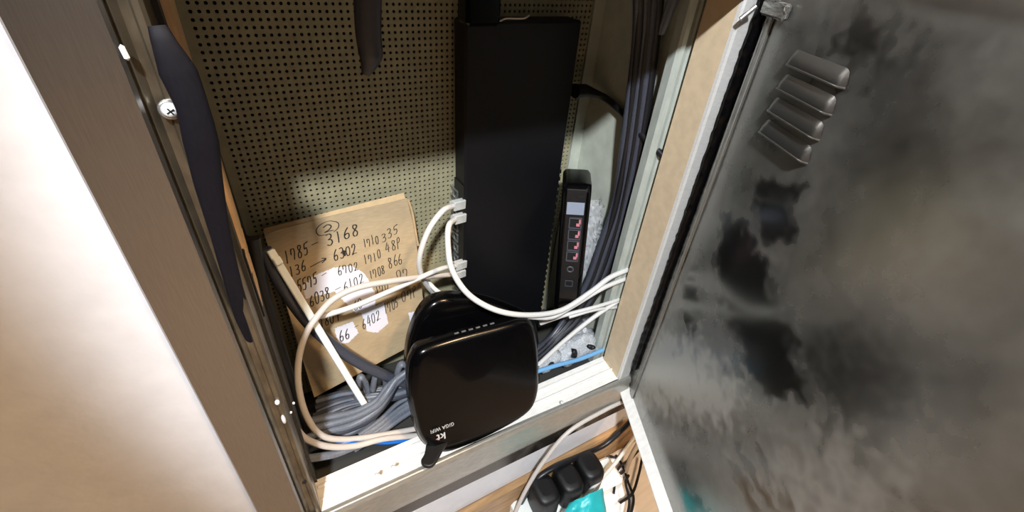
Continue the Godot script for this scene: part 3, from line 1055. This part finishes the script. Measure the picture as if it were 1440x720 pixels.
func card() -> void:
	# a plane leaning back against the perforated panel
	var n := Vector3(0.02, 0.12, 1).normalized()
	var c0 := P(500, 420, 1.545)
	var px := [[372, 331], [572, 279], [600, 468], [597, 476], [442, 559]]
	var tl := PN(372, 331, c0, n)
	var ex := (PN(572, 279, c0, n) - tl).normalized()
	var ey := n.cross(ex).normalized()
	var to := func(u, v) -> Vector2:
		var p := PN(u, v, c0, n) - tl
		return Vector2(p.dot(ex), -p.dot(ey))
	var wide := 0.16
	var tall := 0.25
	var w := 900
	var h := 1400
	var im := Image.create(w, h, false, Image.FORMAT_RGB8)
	var n1 := noise(0.004, 3, 51)
	var n2 := noise(0.05, 3, 52)
	for y in h:
		for x in w:
			var k := 0.93 + 0.05 * n1.get_noise_2d(x, y * 1.5) + 0.05 * n2.get_noise_2d(x * 0.25, y * 1.5)
			im.set_pixel(x, y, Color(0.74 * k, 0.655 * k, 0.52 * k))
	var px_of := func(u, v) -> Vector2:
		var q: Vector2 = to.call(u, v)
		return Vector2((q.x + 0.01) / wide * w, (q.y + 0.01) / tall * h)
	# rounded white paper label and patches pasted on
	for poly in [[[425, 402], [440, 388], [470, 376], [495, 374], [512, 384], [522, 400], [528, 418], [524, 436], [500, 440], [470, 410], [430, 420]], [[508, 440], [540, 425], [546, 455], [530, 468], [516, 466]], [[470, 462], [496, 452], [504, 468], [490, 482], [476, 484]], [[496, 415], [527, 408], [528, 440], [505, 440]], [[574, 440], [584, 438], [584, 468], [578, 460]]]:
		var pl := PackedVector2Array()
		for p in poly:
			pl.append(px_of.call(p[0], p[1]))
		var lo := pl[0]
		var hi := pl[0]
		for p in pl:
			lo = lo.min(p)
			hi = hi.max(p)
		for y in range(maxi(0, int(lo.y)), mini(h, int(hi.y) + 1)):
			for x in range(maxi(0, int(lo.x)), mini(w, int(hi.x) + 1)):
				if Geometry2D.is_point_in_polygon(Vector2(x, y) + Vector2(n2.get_noise_2d(x, y), n2.get_noise_2d(y, x)) * 5.0, pl):
					im.set_pixel(x, y, Color(0.86, 0.86, 0.90))
	var ink := func(a: Vector2, b2: Vector2, r: float) -> void:
		var k := int(a.distance_to(b2) / 1.2) + 1
		for i in k + 1:
			var p := a.lerp(b2, float(i) / k)
			im.fill_rect(Rect2i(int(p.x - r * 0.85), int(p.y - r * 0.5), maxi(1, int(r * 1.7)), maxi(1, int(r * 1.1))), Color(0.10, 0.09, 0.09))
	# each row: text, start and end of its base line in the photograph, height there
	for r in [["1785", 402, 372, 436, 356, 17, 4.0], ["-", 440, 352, 452, 348, 15, 4.0], ["3168", 459, 346, 508, 330, 17, 4.2],
		["136", 408, 390, 433, 380, 15, 4.0], [">", 448, 375, 463, 368, 12, 4.0], ["6302", 470, 368, 504, 356, 14, 4.0], ["1710", 511, 349, 534, 342, 12, 3.2], ["335", 537, 342, 562, 327, 12, 3.2],
		["5575", 420, 411, 448, 399, 16, 4.0], ["-", 454, 394, 463, 390, 12, 3.5], ["6702", 476, 388, 505, 379, 13, 3.5], ["1710", 513, 372, 537, 363, 12, 3.2], ["48p", 543, 357, 566, 346, 14, 3.2],
		["6038", 436, 432, 466, 418, 16, 4.0], ["-", 471, 413, 482, 409, 12, 3.5], ["6102", 484, 410, 513, 398, 13, 3.2], ["1708", 520, 393, 543, 384, 12, 3.2], ["866", 547, 378, 568, 369, 14, 3.2],
		["1801", 450, 462, 480, 450, 15, 4.0], ["60", 498, 438, 512, 432, 13, 3.2], ["170", 528, 415, 548, 407, 13, 3.0], ["07", 558, 392, 576, 386, 10, 3.0],
		["66", 478, 481, 494, 474, 14, 4.0], ["-", 499, 466, 506, 463, 10, 3.2], ["6402", 511, 464, 536, 448, 14, 3.5], ["1705", 541, 443, 562, 430, 14, 3.2], ["07p", 566, 427, 588, 413, 14, 3.0]]:
		var a: Vector2 = px_of.call(r[1], r[2])
		var z: Vector2 = px_of.call(r[3], r[4])
		var dx: Vector2 = (z - a) / r[0].length()
		var top: Vector2 = px_of.call(r[1] - r[5] * 0.16, r[2] - r[5])
		var dy := top - a
		for i in r[0].length():
			var jig := Vector2(rng.randf_range(-3, 3), rng.randf_range(-5, 5))
			var sc := rng.randf_range(0.88, 1.08)
			for st in GLYPH[r[0][i]]:
				var pts := PackedVector3Array()
				for q in range(0, st.size(), 2):
					var p: Vector2 = a + jig + dx * (i + st[q] * 0.82) + dy * st[q + 1] * sc
					pts.append(Vector3(p.x, p.y, 0))
				var sm := smooth(pts, 6)
				for q in sm.size() - 1:
					ink.call(Vector2(sm[q].x, sm[q].y), Vector2(sm[q + 1].x, sm[q + 1].y), r[6])
	# the 3 that was written over, and the ringed 2
	for q in 14:
		ink.call(px_of.call(482 + rng.randf() * 5, 352 + rng.randf() * 8), px_of.call(482 + rng.randf() * 6, 352 + rng.randf() * 9), 4.0)
	var two := PackedVector3Array()
	for q in [[455, 320], [461, 316], [466, 318], [463, 323], [457, 327], [463, 325], [469, 324]]:
		var p: Vector2 = px_of.call(q[0], q[1])
		two.append(Vector3(p.x, p.y, 0))
	two = smooth(two, 6)
	for q in two.size() - 1:
		ink.call(Vector2(two[q].x, two[q].y), Vector2(two[q + 1].x, two[q + 1].y), 4.0)
	var rg := PackedVector3Array()
	for q in [[461, 330], [449, 331], [445, 324], [451, 316], [463, 311], [475, 313], [476, 320], [470, 326]]:
		var p: Vector2 = px_of.call(q[0], q[1])
		rg.append(Vector3(p.x, p.y, 0))
	rg = smooth(rg, 6)
	for q in rg.size() - 1:
		ink.call(Vector2(rg[q].x, rg[q].y), Vector2(rg[q + 1].x, rg[q + 1].y), 3.4)
	var m := mat(Color.WHITE, 0.8)
	m.albedo_texture = ImageTexture.create_from_image(im)
	m.texture_repeat = false
	var face := PackedVector2Array()
	for p in [[372, 331], [388, 324], [470, 303], [572, 279], [580, 310], [586, 345], [592, 395], [597, 440], [600, 465], [597, 476], [520, 517], [442, 559], [430, 520], [418, 480], [400, 420]]:
		face.append(to.call(p[0], p[1]))
	var thick := 0.0028
	var t := thing("cardboard_sheet", "tan cardboard sheet with handwritten numbers and white paper patches leaning on the perforated panel", "cardboard", PN(480, 540, c0, n))
	var at3 := func(q: Vector2, dz: float) -> Vector3: return tl + ex * q.x - ey * q.y - n * dz
	var b := MB.new()
	var idx := Geometry2D.triangulate_polygon(face)
	for i in range(0, idx.size(), 3):
		var q := [face[idx[i]], face[idx[i + 1]], face[idx[i + 2]]]
		var uv := []
		for p in q:
			uv.append(Vector2((p.x + 0.01) / wide, (p.y + 0.01) / tall))
		b.tri(at3.call(q[0], 0.0), at3.call(q[1], 0.0), at3.call(q[2], 0.0), n, n, n, uv[0], uv[1], uv[2])
		b.tri(at3.call(q[0], thick), at3.call(q[1], thick), at3.call(q[2], thick), -n, -n, -n, Vector2(0.9, 0.9), Vector2(0.9, 0.91), Vector2(0.91, 0.9))
	var mid := Vector2()
	for p in face:
		mid += p / face.size()
	for i in face.size():
		var p := face[i]
		var q := face[(i + 1) % face.size()]
		var o := (p + q) * 0.5 - mid
		b.quad(at3.call(p, 0.0), at3.call(q, 0.0), at3.call(q, thick), at3.call(p, thick), ex * o.x - ey * o.y, Rect2(0.85, 0.05, 0.02, 0.02))
	obj("sheet", b, m, t)
	# folded flap along the top edge
	var plain := grained(mat(Color(0.77, 0.66, 0.50), 0.8), 0.9, 1.0, Vector3.ONE * 12.0, 0.03, 53)
	b = MB.new()
	var fa: Vector3 = PN(372, 331, c0, n)
	var fb: Vector3 = PN(570, 279, c0, n)
	b.quad(fa, fb, fb + Vector3(0.0005, 0.004, -0.006), fa + Vector3(0.0005, 0.004, -0.006), Vector3(0, 1, 0.6))
	b.quad(fa - n * 0.003, fb - n * 0.003, fb + Vector3(0.0005, 0.002, -0.0075), fa + Vector3(0.0005, 0.002, -0.0075), Vector3(0, -1, -0.6))
	obj("top_fold", b, plain, t)
	b = MB.new()      # ragged right edge of the sheet, one layer deeper
	var rr := PackedVector3Array()
	for p in [[574, 281], [580, 300], [585, 330], [588, 345]]:
		rr.append(PN(p[0], p[1], c0 - n * 0.003, n))
	b.tube(smooth(rr, 5), 0.0017, 6)
	obj("torn_edge", b, plain, t)

# ---------------------------------------------------------------- cables
func plug(at: Vector3, dir: Vector3, parent: Node, m: Material) -> void:     # modular plug with its boot and latch, dir points out of the socket
	var up := Vector3.UP
	var x := Transform3D(Basis(dir, up, dir.cross(up)).orthonormalized(), at)
	var b := MB.new()
	b.box(x * Transform3D(Basis(), Vector3(0.006, 0, 0)), Vector3(0.016, 0.0115, 0.008), 0.001)
	var o := obj("plug", b, m, parent)
	b = MB.new()
	b.box(x * Transform3D(Basis(Vector3.BACK, 0.0) * Basis(Vector3.UP, -0.12), Vector3(0.006, 0, 0.0062)), Vector3(0.015, 0.005, 0.001))
	obj("latch", b, m, o)

func cables() -> void:
	var wc: Material = M.white_cable
	var g := "white network cables"
	# the three or four plugged into the switch
	var left := Vector3(-1, 0.05, 0.15).normalized()
	var mk := func(pl: Array, pts: Array, label: String, r: float, m: Material) -> void:
		var a := P(pl[0], pl[1], pl[2])
		var t := thing("network_cable", label, "cable", P(pts[-1][0], pts[-1][1], pts[-1][2]), g)
		var p := PackedVector3Array([a + left * 0.012])
		p.append_array(path(pts))
		obj("cord", cable(p, r), m, t)
		plug(a, left, t, M.plug)
	mk.call([651, 286, 1.53], [[622, 297, 1.48], [602, 325, 1.46], [590, 362, 1.45], [593, 388, 1.47], [607, 409, 1.50], [622, 420, 1.52]], "white network cable arching left from the topmost plug of the switch", 0.0032, wc)
	mk.call([652, 305, 1.53], [[631, 318, 1.46], [630, 345, 1.41], [636, 380, 1.34], [660, 415, 1.25], [700, 437, 1.19], [745, 443, 1.165], [790, 436, 1.15], [830, 411, 1.142], [858, 390, 1.142], [884, 379, 1.15]], "white network cable sagging in a long loop from the switch to the right jamb", 0.0033, wc)
	mk.call([653, 370, 1.53], [[620, 378, 1.47], [585, 393, 1.43], [540, 413, 1.42], [500, 430, 1.42], [462, 442, 1.42], [444, 446, 1.43]], "white network cable running straight from the switch across the card to the flat strip", 0.0030, wc)
	mk.call([653, 382, 1.535], [[610, 388, 1.47], [560, 394, 1.41], [505, 404, 1.395], [470, 420, 1.395], [447, 444, 1.385], [430, 470, 1.36], [420, 505, 1.32], [420, 545, 1.27], [431, 585, 1.22], [452, 612, 1.195], [485, 618, 1.185], [535, 612, 1.18], [590, 602, 1.18]], "white network cable curving down the left side in a wide loop to the sill", 0.0033, M.aged_cable)
	single("network_cable", cable(path([[416, 603, 1.17], [432, 618, 1.165], [462, 628, 1.16], [500, 627, 1.155], [540, 617, 1.155], [592, 612, 1.155]]), 0.0033), M.aged_cable, "white cable lying lowest along the left of the sill above the blue cable", "cable", g)
	single("network_cable", cable(path([[601, 395, 1.50], [612, 407, 1.47], [628, 418, 1.42], [640, 425, 1.40]]), 0.0028), wc, "short white cable end dropping behind the rear wireless router", "cable", g)
	# those vanishing behind the right jamb
	single("network_cable", cable(path([[735, 445, 1.185], [775, 446, 1.165], [806, 430, 1.15], [848, 405, 1.14], [885, 390, 1.148]]), 0.0030), wc, "white cable just under the long loop, second down at the right jamb", "cable", g)
	single("network_cable", cable(path([[760, 455, 1.24], [795, 443, 1.18], [836, 432, 1.142], [875, 420, 1.15]]), 0.0026), wc, "white cable third down where the cables go behind the right jamb", "cable", g)
	single("network_cable", cable(path([[757, 513, 1.17], [795, 478, 1.155], [835, 446, 1.14], [874, 420, 1.15]]), 0.0030), wc, "white cable running steeply from behind the front wireless router up to the right jamb", "cable", g)
	single("network_cable", cable(path([[800, 446, 1.17], [835, 436, 1.142], [868, 432, 1.15]]), 0.0022), wc, "thin white cable lowest of those at the right jamb", "cable", g)
	# blue ones on the sill
	single("blue_cable", cable(path([[470, 628, 1.185], [495, 619, 1.182], [520, 620, 1.18], [550, 621, 1.17], [590, 614, 1.165]]), 0.0036, 8, 10, 0.8), M.blue_cable, "bright blue cable between two white cables left of the wireless routers", "cable", "blue cables")
	single("blue_cable", cable(path([[750, 524, 1.155], [785, 513, 1.145], [815, 505, 1.14], [848, 492, 1.14]]), 0.0030), M.pale_blue, "light blue cable along the right end of the sill", "cable", "blue cables")
	# power cord of the switch
	var t := thing("mains_lead", "black power cord from the right side of the switch to the jamb", "cable", P(933, 220, 1.13))
	obj("cord", cable(path([[832, 130, 1.55], [850, 137, 1.52], [872, 155, 1.42], [900, 187, 1.26], [932, 219, 1.135]]), 0.0040), M.black_cable, t)
	var b := MB.new()
	b.tube(path([[808, 128, 1.56], [822, 127, 1.56], [842, 133, 1.54]]), 0.008, 12, 0.8, true, PackedFloat32Array([0.010, 0.009, 0.005]))
	obj("plug", b, M.matt_black, t)
	# dark trunk cables down the right wall
	var names := ["nearest the channel", "second from the channel", "in the middle of the bundle", "second from the wall side", "nearest the slim router", "hindmost of the bundle"]
	for k in 6:
		var f := k / 5.0
		var j := rng.randf_range(-2, 2)
		single("trunk_cable", cable(path([[930 - 34 * f, -40, 1.27 + 0.03 * f], [922 - 30 * f + j, 60, 1.27 + 0.05 * f], [904 - 26 * f, 190, 1.25 + 0.06 * f], [888 - 24 * f + j, 280, 1.245 + 0.05 * f], [868 - 24 * f, 345, 1.245 + 0.04 * f], [846 - 22 * f, 400, 1.245 + 0.03 * f], [815 - 20 * f, 447, 1.245 + 0.02 * f], [785 - 14 * f, 478, 1.22 + 0.02 * f], [752 - 8 * f, 508 - 12 * f, 1.20]]), 0.0045 - 0.0005 * f), M.slate_cable if k % 2 else M.black_cable, "dark cable down the right wall, %s" % names[k], "cable", "dark cables down the right wall")
	# grey cables fanning out at lower right, behind the router
	for k in 5:
		single("fan_cable", cable(path([[820 - k * 7, 452 + k * 1.0, 1.26], [796 - k * 6, 474 + k * 2, 1.24], [766 - k * 3, 505 - k * 2, 1.22], [745, 522 - k * 6, 1.22]]), 0.0032), M.grey_cable if k % 2 else M.slate_cable, "grey cable in the fan above the crinkled bags, %s from the right" % ["first", "second", "third", "fourth", "fifth"][k], "cable", "grey cables fanning beside the wireless routers")
	var lefts := ["nearest the left lip", "in the middle of the three", "nearest the cardboard"]
	for k in 3:
		var o := 11.0 * k
		single("left_cable", cable(path([[333 + o, 335, 1.50 - 0.02 * k], [346 + o, 405, 1.47 - 0.02 * k], [366 + o, 475, 1.42 - 0.02 * k], [384 + o, 535, 1.35], [400 + o * 0.8, 580, 1.29], [420 + o * 0.8, 612 - o * 0.4, 1.25]]), 0.0062), M.matt_black, "thick black cable running down left of the cardboard, %s" % lefts[k], "cable", "thick black cables left of the cardboard")
	heap()
	sleeves()
	# flat white strip leaning across the card
	b = MB.new()
	var p0 := P(380, 352, 1.47)
	var p1 := P(515, 573, 1.30)
	var dir := (p1 - p0).normalized()
	var nn := Vector3(0.3, 0.2, 1)
	nn = (nn - dir * nn.dot(dir)).normalized()
	b.box(Transform3D(Basis(dir, nn.cross(dir), nn), (p0 + p1) * 0.5), Vector3((p1 - p0).length(), 0.0070, 0.0045), 0.0008)
	t = thing("plastic_strip", "flat white plastic strip leaning diagonally across the cardboard", "strip", p1)
	obj("strip", b, M.white_strip, t)
	b = MB.new()
	b.box(Transform3D(Basis(dir, nn.cross(dir), nn), P(389, 366, 1.458) + nn * 0.003), Vector3(0.008, 0.007, 0.003), 0.001)
	obj("end_clip", b, M.white_strip, t)
	single("thick_cable", cable(path([[372, 350, 1.50], [395, 400, 1.46], [432, 452, 1.44], [470, 487, 1.41], [510, 513, 1.37], [548, 531, 1.33], [575, 540, 1.31]]), 0.0062), M.slate_cable, "thick dark cable running behind the white strip down to the routers", "cable")
	# crinkled clear bags
	var nz := noise(26.0, 3, 61)
	b = MB.new()
	b.grid(18, 34, func(u: float, v: float) -> Vector3:
		var q := P(lerpf(820, lerpf(832, 838, sin(v * PI)), u) - 14.0 * v, lerpf(278, 452, v), 1.36)
		return q + Vector3(0.5, 0.2, 1) * 0.008 * nz.get_noise_2d(u * 0.5, v * 1.3) + Vector3(0.014 * u, 0, 0.01 * sin(u * 3.0)))
	b.grid(18, 34, func(u: float, v: float) -> Vector3:
		var q := P(lerpf(818, lerpf(836, 842, sin(v * PI)), u) - 14.0 * v, lerpf(290, 456, v), 1.39)
		return q + Vector3(0.5, 0.2, 1) * 0.009 * nz.get_noise_2d(u * 0.5 + 7.0, v * 1.3))
	single("plastic_bag", b, M.film, "crinkled clear plastic wrap hanging behind the slim router", "plastic bag")
	var bags := [[770, 510, 0.019, "nearest the routers"], [794, 493, 0.022, "in the middle"], [818, 480, 0.024, "at the right wall"]]
	for k in 3:
		var c: Vector3 = PY(bags[k][0], bags[k][1], -1.80)
		c.z = minf(c.z, W(0, 0, 1.165).z - bags[k][2] * 0.75)
		var r: float = bags[k][2]
		b = MB.new()
		var l := []
		for i in 13:
			var th := PI * (0.04 + 0.92 * i / 12.0)
			var ring := PackedVector3Array()
			for j in 26:
				var ph := TAU * j / 26
				var d := Vector3(sin(th) * cos(ph), cos(th), sin(th) * sin(ph))
				var q := 1.0 + 0.5 * nz.get_noise_3d(d.x * 0.02 + k, d.y * 0.02, d.z * 0.02) + 0.35 * nz.get_noise_3d(d.x * 0.06, d.y * 0.06 + k, d.z * 0.06)
				ring.append(c + d * r * q * Vector3(1.0, 1.0, 0.8))
			l.append(ring)
		b.rings(l)
		t = thing("crinkled_bag", "crinkled whitish plastic bag on the cable heap, %s" % bags[k][3], "plastic bag", c - Vector3(0, r, 0), "crinkled plastic bags")
		obj("bag", b, M.crinkle, t)
		var q: Vector3 = [Vector3(-0.15, 0.35, 0.92), Vector3(0.2, 0.45, 0.86), Vector3(0.05, 0.3, 0.95)][k].normalized()
		var mo := disc(Vector3(), q, [[r * 0.24, -0.006], [r * 0.22, 0.002], [r * 0.12, 0.0024]], 12)
		var tilt := Basis(q, 0.6 + k) * Basis.from_scale(Vector3(1.5, 0.7, 1.0)) * Basis(q, -0.6 - k)
		for i in mo.v.size():
			mo.v[i] = c + q * r * 0.84 + tilt * mo.v[i]
		obj("mouth", mo, M.black_cable, t, "dark open mouth of the bag")

func heap() -> void:
	# grey cables heaped on the bottom of the box, left of the routers
	var nth := ["first", "second", "third", "fourth", "fifth", "sixth", "seventh", "eighth", "ninth", "tenth", "eleventh", "twelfth", "thirteenth", "fourteenth", "fifteenth"]
	for i in 15:
		var f := i / 14.0
		var j := func(s: float) -> float: return rng.randf_range(-s, s)
		var y := -1.86 + 0.012 * (i % 4) + 0.10 * f
		var p := PackedVector3Array()
		for q in [[418 + 20 * f, 640 - 50 * f, 0.0], [452 + 12 * f, 626 - 40 * f, 0.0], [492 + 8 * f, 612 - 34 * f, 0.02], [522 + 6 * f, 592 - 30 * f, 0.05], [542 + 4 * f, 566 - 20 * f, 0.09], [552 + 10 * f, 540 - 8 * f, 0.12], [566 + 14 * f, 520, 0.14]]:
			p.append(PY(q[0] + j.call(3.0), q[1] + j.call(3.0), y + q[2]))
		single("heap_cable", cable(p, rng.randf_range(0.0030, 0.0044), 6, 9), M.grey_cable if i % 3 else M.slate_cable, "grey cable curving through the heap left of the routers, %s from the sill" % nth[i], "cable", "grey cables curving through the heap")
	for i in 7:
		var f := i / 6.0
		var p := PackedVector3Array()
		for q in [[440 + 10 * f, 600 - 40 * f, 0.0], [480 + 4 * f, 578 - 26 * f, 0.03], [520, 566 - 18 * f, 0.05], [560, 560 - 16 * f, 0.04], [592, 548 - 16 * f, 0.02]]:
			p.append(PY(q[0] + rng.randf_range(-3, 3), q[1] + rng.randf_range(-2, 2), -1.80 + 0.02 * f + q[2]))
		single("flat_lying_cable", cable(p, rng.randf_range(0.0028, 0.0036), 6, 9), M.grey_cable if i % 2 else M.slate_cable, "grey cable lying level at the back of the heap, %s from the front" % nth[i], "cable", "grey cables lying level under the heap")
	for i in 6:
		var f := i / 5.0
		var p := PackedVector3Array()
		for q in [[498 + 8 * f, 634 - 22 * f], [532 + 6 * f, 612 - 22 * f], [562, 588 - 20 * f], [596, 566 - 18 * f]]:
			p.append(PY(q[0] + rng.randf_range(-2, 2), q[1] + rng.randf_range(-2, 2), -1.815 + 0.025 * f))
		single("slanting_cable", cable(p, rng.randf_range(0.0026, 0.0036), 6, 9), M.grey_cable, "pale grey cable slanting to the front router behind the sill, %s from the sill" % nth[i], "cable", "pale grey cables slanting to the front router")
	var lp := [[[500, 574], [503, 545], [507, 530], [514, 538], [518, 556], [514, 578]], [[528, 580], [540, 556], [542, 536], [536, 524], [528, 530], [524, 548]], [[548, 560], [556, 540], [560, 520], [566, 512], [574, 520], [578, 545]]]
	var where := ["left of the strip's lower end", "just right of the strip's lower end", "nearest the routers"]
	for i in 3:
		var p := PackedVector3Array()
		for q in lp[i]:
			p.append(P(q[0], q[1], 1.37 - 0.02 * i))
		single("loop_cable", cable(p, 0.0044, 8, 9, 0.8), M.grey_cable, "grey cable standing up in a loop, %s" % where[i], "cable", "grey loops at the foot of the strip")
	single("sheathed_cable", cable(path([[430, 645, 1.155], [452, 642, 1.155], [475, 637, 1.16], [505, 625, 1.165]]), 0.0042), M.grey_cable, "short shiny grey cable end lying in front of the heap beside the left lip", "cable")

func sleeves() -> void:
	# open-ended dark sleeves: double-skinned flat tubes
	var mk := func(pts: Array, rad: Array, flat: float, side: Vector3, label: String, m: Material) -> void:
		var b := MB.new()
		var p := smooth(path(pts), 8)
		var r := PackedFloat32Array()
		for i in p.size():
			var f := float(i) / (p.size() - 1) * (rad.size() - 1)
			var a := int(f)
			r.append(lerpf(rad[a], rad[mini(a + 1, rad.size() - 1)], f - a))
		b.tube(p, 0.01, 18, flat, false, r, side)
		var r2 := PackedFloat32Array()
		for q in r:
			r2.append(q * 0.86)
		var inner := MB.new()
		inner.tube(p, 0.01, 18, flat, false, r2, side)
		for i in inner.n.size():
			inner.n[i] = -inner.n[i]
		for i in range(0, inner.v.size(), 3):
			b.tri(inner.v[i], inner.v[i + 1], inner.v[i + 2], inner.n[i], inner.n[i + 1], inner.n[i + 2])
		single("cable_sleeve", b, m, label, "cable sleeve", "dark empty cable sleeves")
	mk.call([[221, 36, 0.972], [232, 62, 0.966], [251, 102, 0.964], [271, 152, 0.962], [283, 200, 0.965], [294, 260, 0.972], [311, 333, 0.982], [332, 413, 0.995], [353, 480, 1.01], [378, 540, 1.025], [396, 580, 1.05]], [0.0036, 0.0050, 0.0076, 0.0068, 0.0076, 0.0066, 0.005, 0.0046, 0.0046, 0.0046, 0.0036], 0.35, Vector3(0, 0, 1), "long flattened dark sleeve hanging down over the left lip and screw", M.sleeve)
	mk.call([[517, -60, 1.33], [517, 0, 1.33], [518, 45, 1.33], [521, 78, 1.33], [514, 105, 1.33]], [0.0098, 0.0098, 0.0094, 0.0090, 0.0030], 0.7, Vector3(0, 0, 1), "dark sleeve hanging from the top in front of the perforated panel", M.grey_sleeve)
	mk.call([[962, -60, 1.15], [950, -10, 1.16], [938, 25, 1.17], [930, 48, 1.18]], [0.009, 0.008, 0.006, 0.004], 0.4, Vector3(0, 0, 1), "short bluish dark sleeve hanging at upper right beside the channel", M.grey_sleeve)

# ---------------------------------------------------------------- on the floor
func floor_things() -> void:
	var wc: Material = M.white_cable
	single("floor_cord", cable(path([[882, 562, 0.955], [850, 577, 0.945], [800, 607, 0.94], [765, 648, 0.93], [738, 692, 0.92], [718, 735, 0.91]]), 0.0030), M.aged_cable, "grey white cord sagging from the hinge corner across the wall below the box", "cord", "white cords below the box")
	single("floor_cord", cable(path([[905, 598, 0.90], [885, 625, 0.86], [862, 655, 0.82], [832, 688, 0.78], [790, 735, 0.73]]), 0.0030), wc, "brightest white cord crossing in front of the black adapters", "cord", "white cords below the box")
	single("floor_cord", cable(path([[904, 612, 0.90], [884, 650, 0.84], [876, 685, 0.79], [866, 735, 0.72]]), 0.0038), M.aged_cable, "grey cord right of the turquoise cover", "cord", "white cords below the box")
	single("black_cord", cable(path([[898, 580, 0.93], [875, 604, 0.93], [848, 627, 0.935], [812, 643, 0.94], [775, 660, 0.94], [748, 682, 0.94], [725, 720, 0.94]]), 0.0042), M.black_cable, "black cord running along the wooden baseboard", "cord")
	var wires := [
		[[[840, 652], [852, 641], [868, 643], [880, 630], [893, 618]], "thin black wire looping beside the nearest adapter"],
		[[[866, 640], [876, 656], [884, 680], [891, 702], [884, 735]], "thin black wire winding down beside the grey cord"],
		[[[857, 656], [873, 666], [888, 645], [905, 625]], "thin black wire crossing the others near the door edge"],
		[[[904, 640], [898, 668], [889, 694], [872, 707]], "thin black wire nearest the white door edge"],
		[[[863, 694], [866, 668], [872, 656], [886, 646]], "short thin black wire by the turquoise cover"],
		[[[880, 735], [885, 705], [880, 680], [884, 668]], "thin black wire lowest in the tangle"]]
	for k in wires.size():
		var p := floor_path(wires[k][0], 0.003 + 0.004 * k)
		single("thin_wire", cable(p, 0.0021, 8, 8), M.dark if k % 2 else M.black_cable, wires[k][1], "wire", "thin black wires on the floor")
	# power strip with three black adapters and a turquoise cover over its near end
	var c0 := PY(848, 668, FLOOR_Y + 0.02 / S)
	var c1 := PY(745, 715, FLOOR_Y + 0.02 / S)
	var dir := (c1 - c0)
	dir.y = 0
	dir = dir.normalized()
	var sd := dir.cross(Vector3.UP)
	var t := thing("power_strip", "whitish power strip on the floor under the black adapters", "power strip", (c0 + c1) * 0.5 - Vector3(0, 0.02, 0))
	var b := MB.new()
	b.box(Transform3D(Basis(dir, Vector3.UP, dir.cross(Vector3.UP)), (c0 + c1) * 0.5 + Vector3(0, -0.006, 0)), Vector3((c1 - c0).length() + 0.05, 0.028, 0.046), 0.005)
	obj("body", b, M.white_strip, t)
	for q in [[826, 664, "nearest the hinge"], [797, 682, "in the middle"], [764, 698, "farthest left"]]:
		var c := PY(q[0], q[1], FLOOR_Y + 0.052 / S)
		var x := Transform3D(Basis(dir, Vector3.UP, dir.cross(Vector3.UP)), c)
		var loops := []
		for s in [[-0.026, 0.80], [-0.024, 0.93], [-0.018, 1.0], [0.008, 1.0], [0.018, 0.98], [0.0225, 0.90], [0.025, 0.74], [0.026, 0.5]]:
			var ring := PackedVector3Array()
			for j in 28:
				var a := TAU * j / 28
				var e := 1.0 / pow(pow(absf(cos(a)), 3.2) + pow(absf(sin(a)), 3.2), 1.0 / 3.2)
				ring.append(x * Vector3(cos(a) * e * 0.0185 * s[1], s[0], sin(a) * e * 0.0235 * s[1]))
			loops.append(ring)
		t = thing("plug_adapter", "black rounded plug adapter on the power strip, %s" % q[2], "adapter", c - Vector3(0, 0.026, 0), "black plug adapters")
		b = MB.new(); b.rings(loops); obj("housing", b, M.matt_black, t)
		b = MB.new()
		var seam := PackedVector3Array()
		for j in 9:
			var a := lerpf(-1.2, 1.2, j / 8.0)
			seam.append(x * Vector3(0.011 * cos(a), 0.0245 - 0.002 * absf(a), 0.013 * sin(a)))
		b.tube(seam, 0.0007, 6)
		obj("seam", b, M.slate_cable, t)
	# turquoise cover: a curved shell
	b = MB.new()
	var nz := noise(8.0, 2, 71)
	for s in [0.0, 1.0]:
		b.grid(22, 16, func(u: float, v: float) -> Vector3:
			var p := PY(lerpf(lerpf(800, 856, u), lerpf(770, 872, u), v), lerpf(lerpf(708, 682, u) , lerpf(770, 760, u), v), FLOOR_Y + (0.075 + 0.018 * sin(u * PI) - 0.02 * v) / S)
			return p + Vector3(0, 0.004 * nz.get_noise_2d(u * 0.4, v * 0.4) - 0.0016 * s, 0) - Vector3(0, 0.045 * pow(maxf(0.0, u - 0.8) / 0.2, 2.0), 0))
	single("turquoise_cover", b, M.turquoise, "turquoise plastic cover lying over the near end of the power strip", "cover")
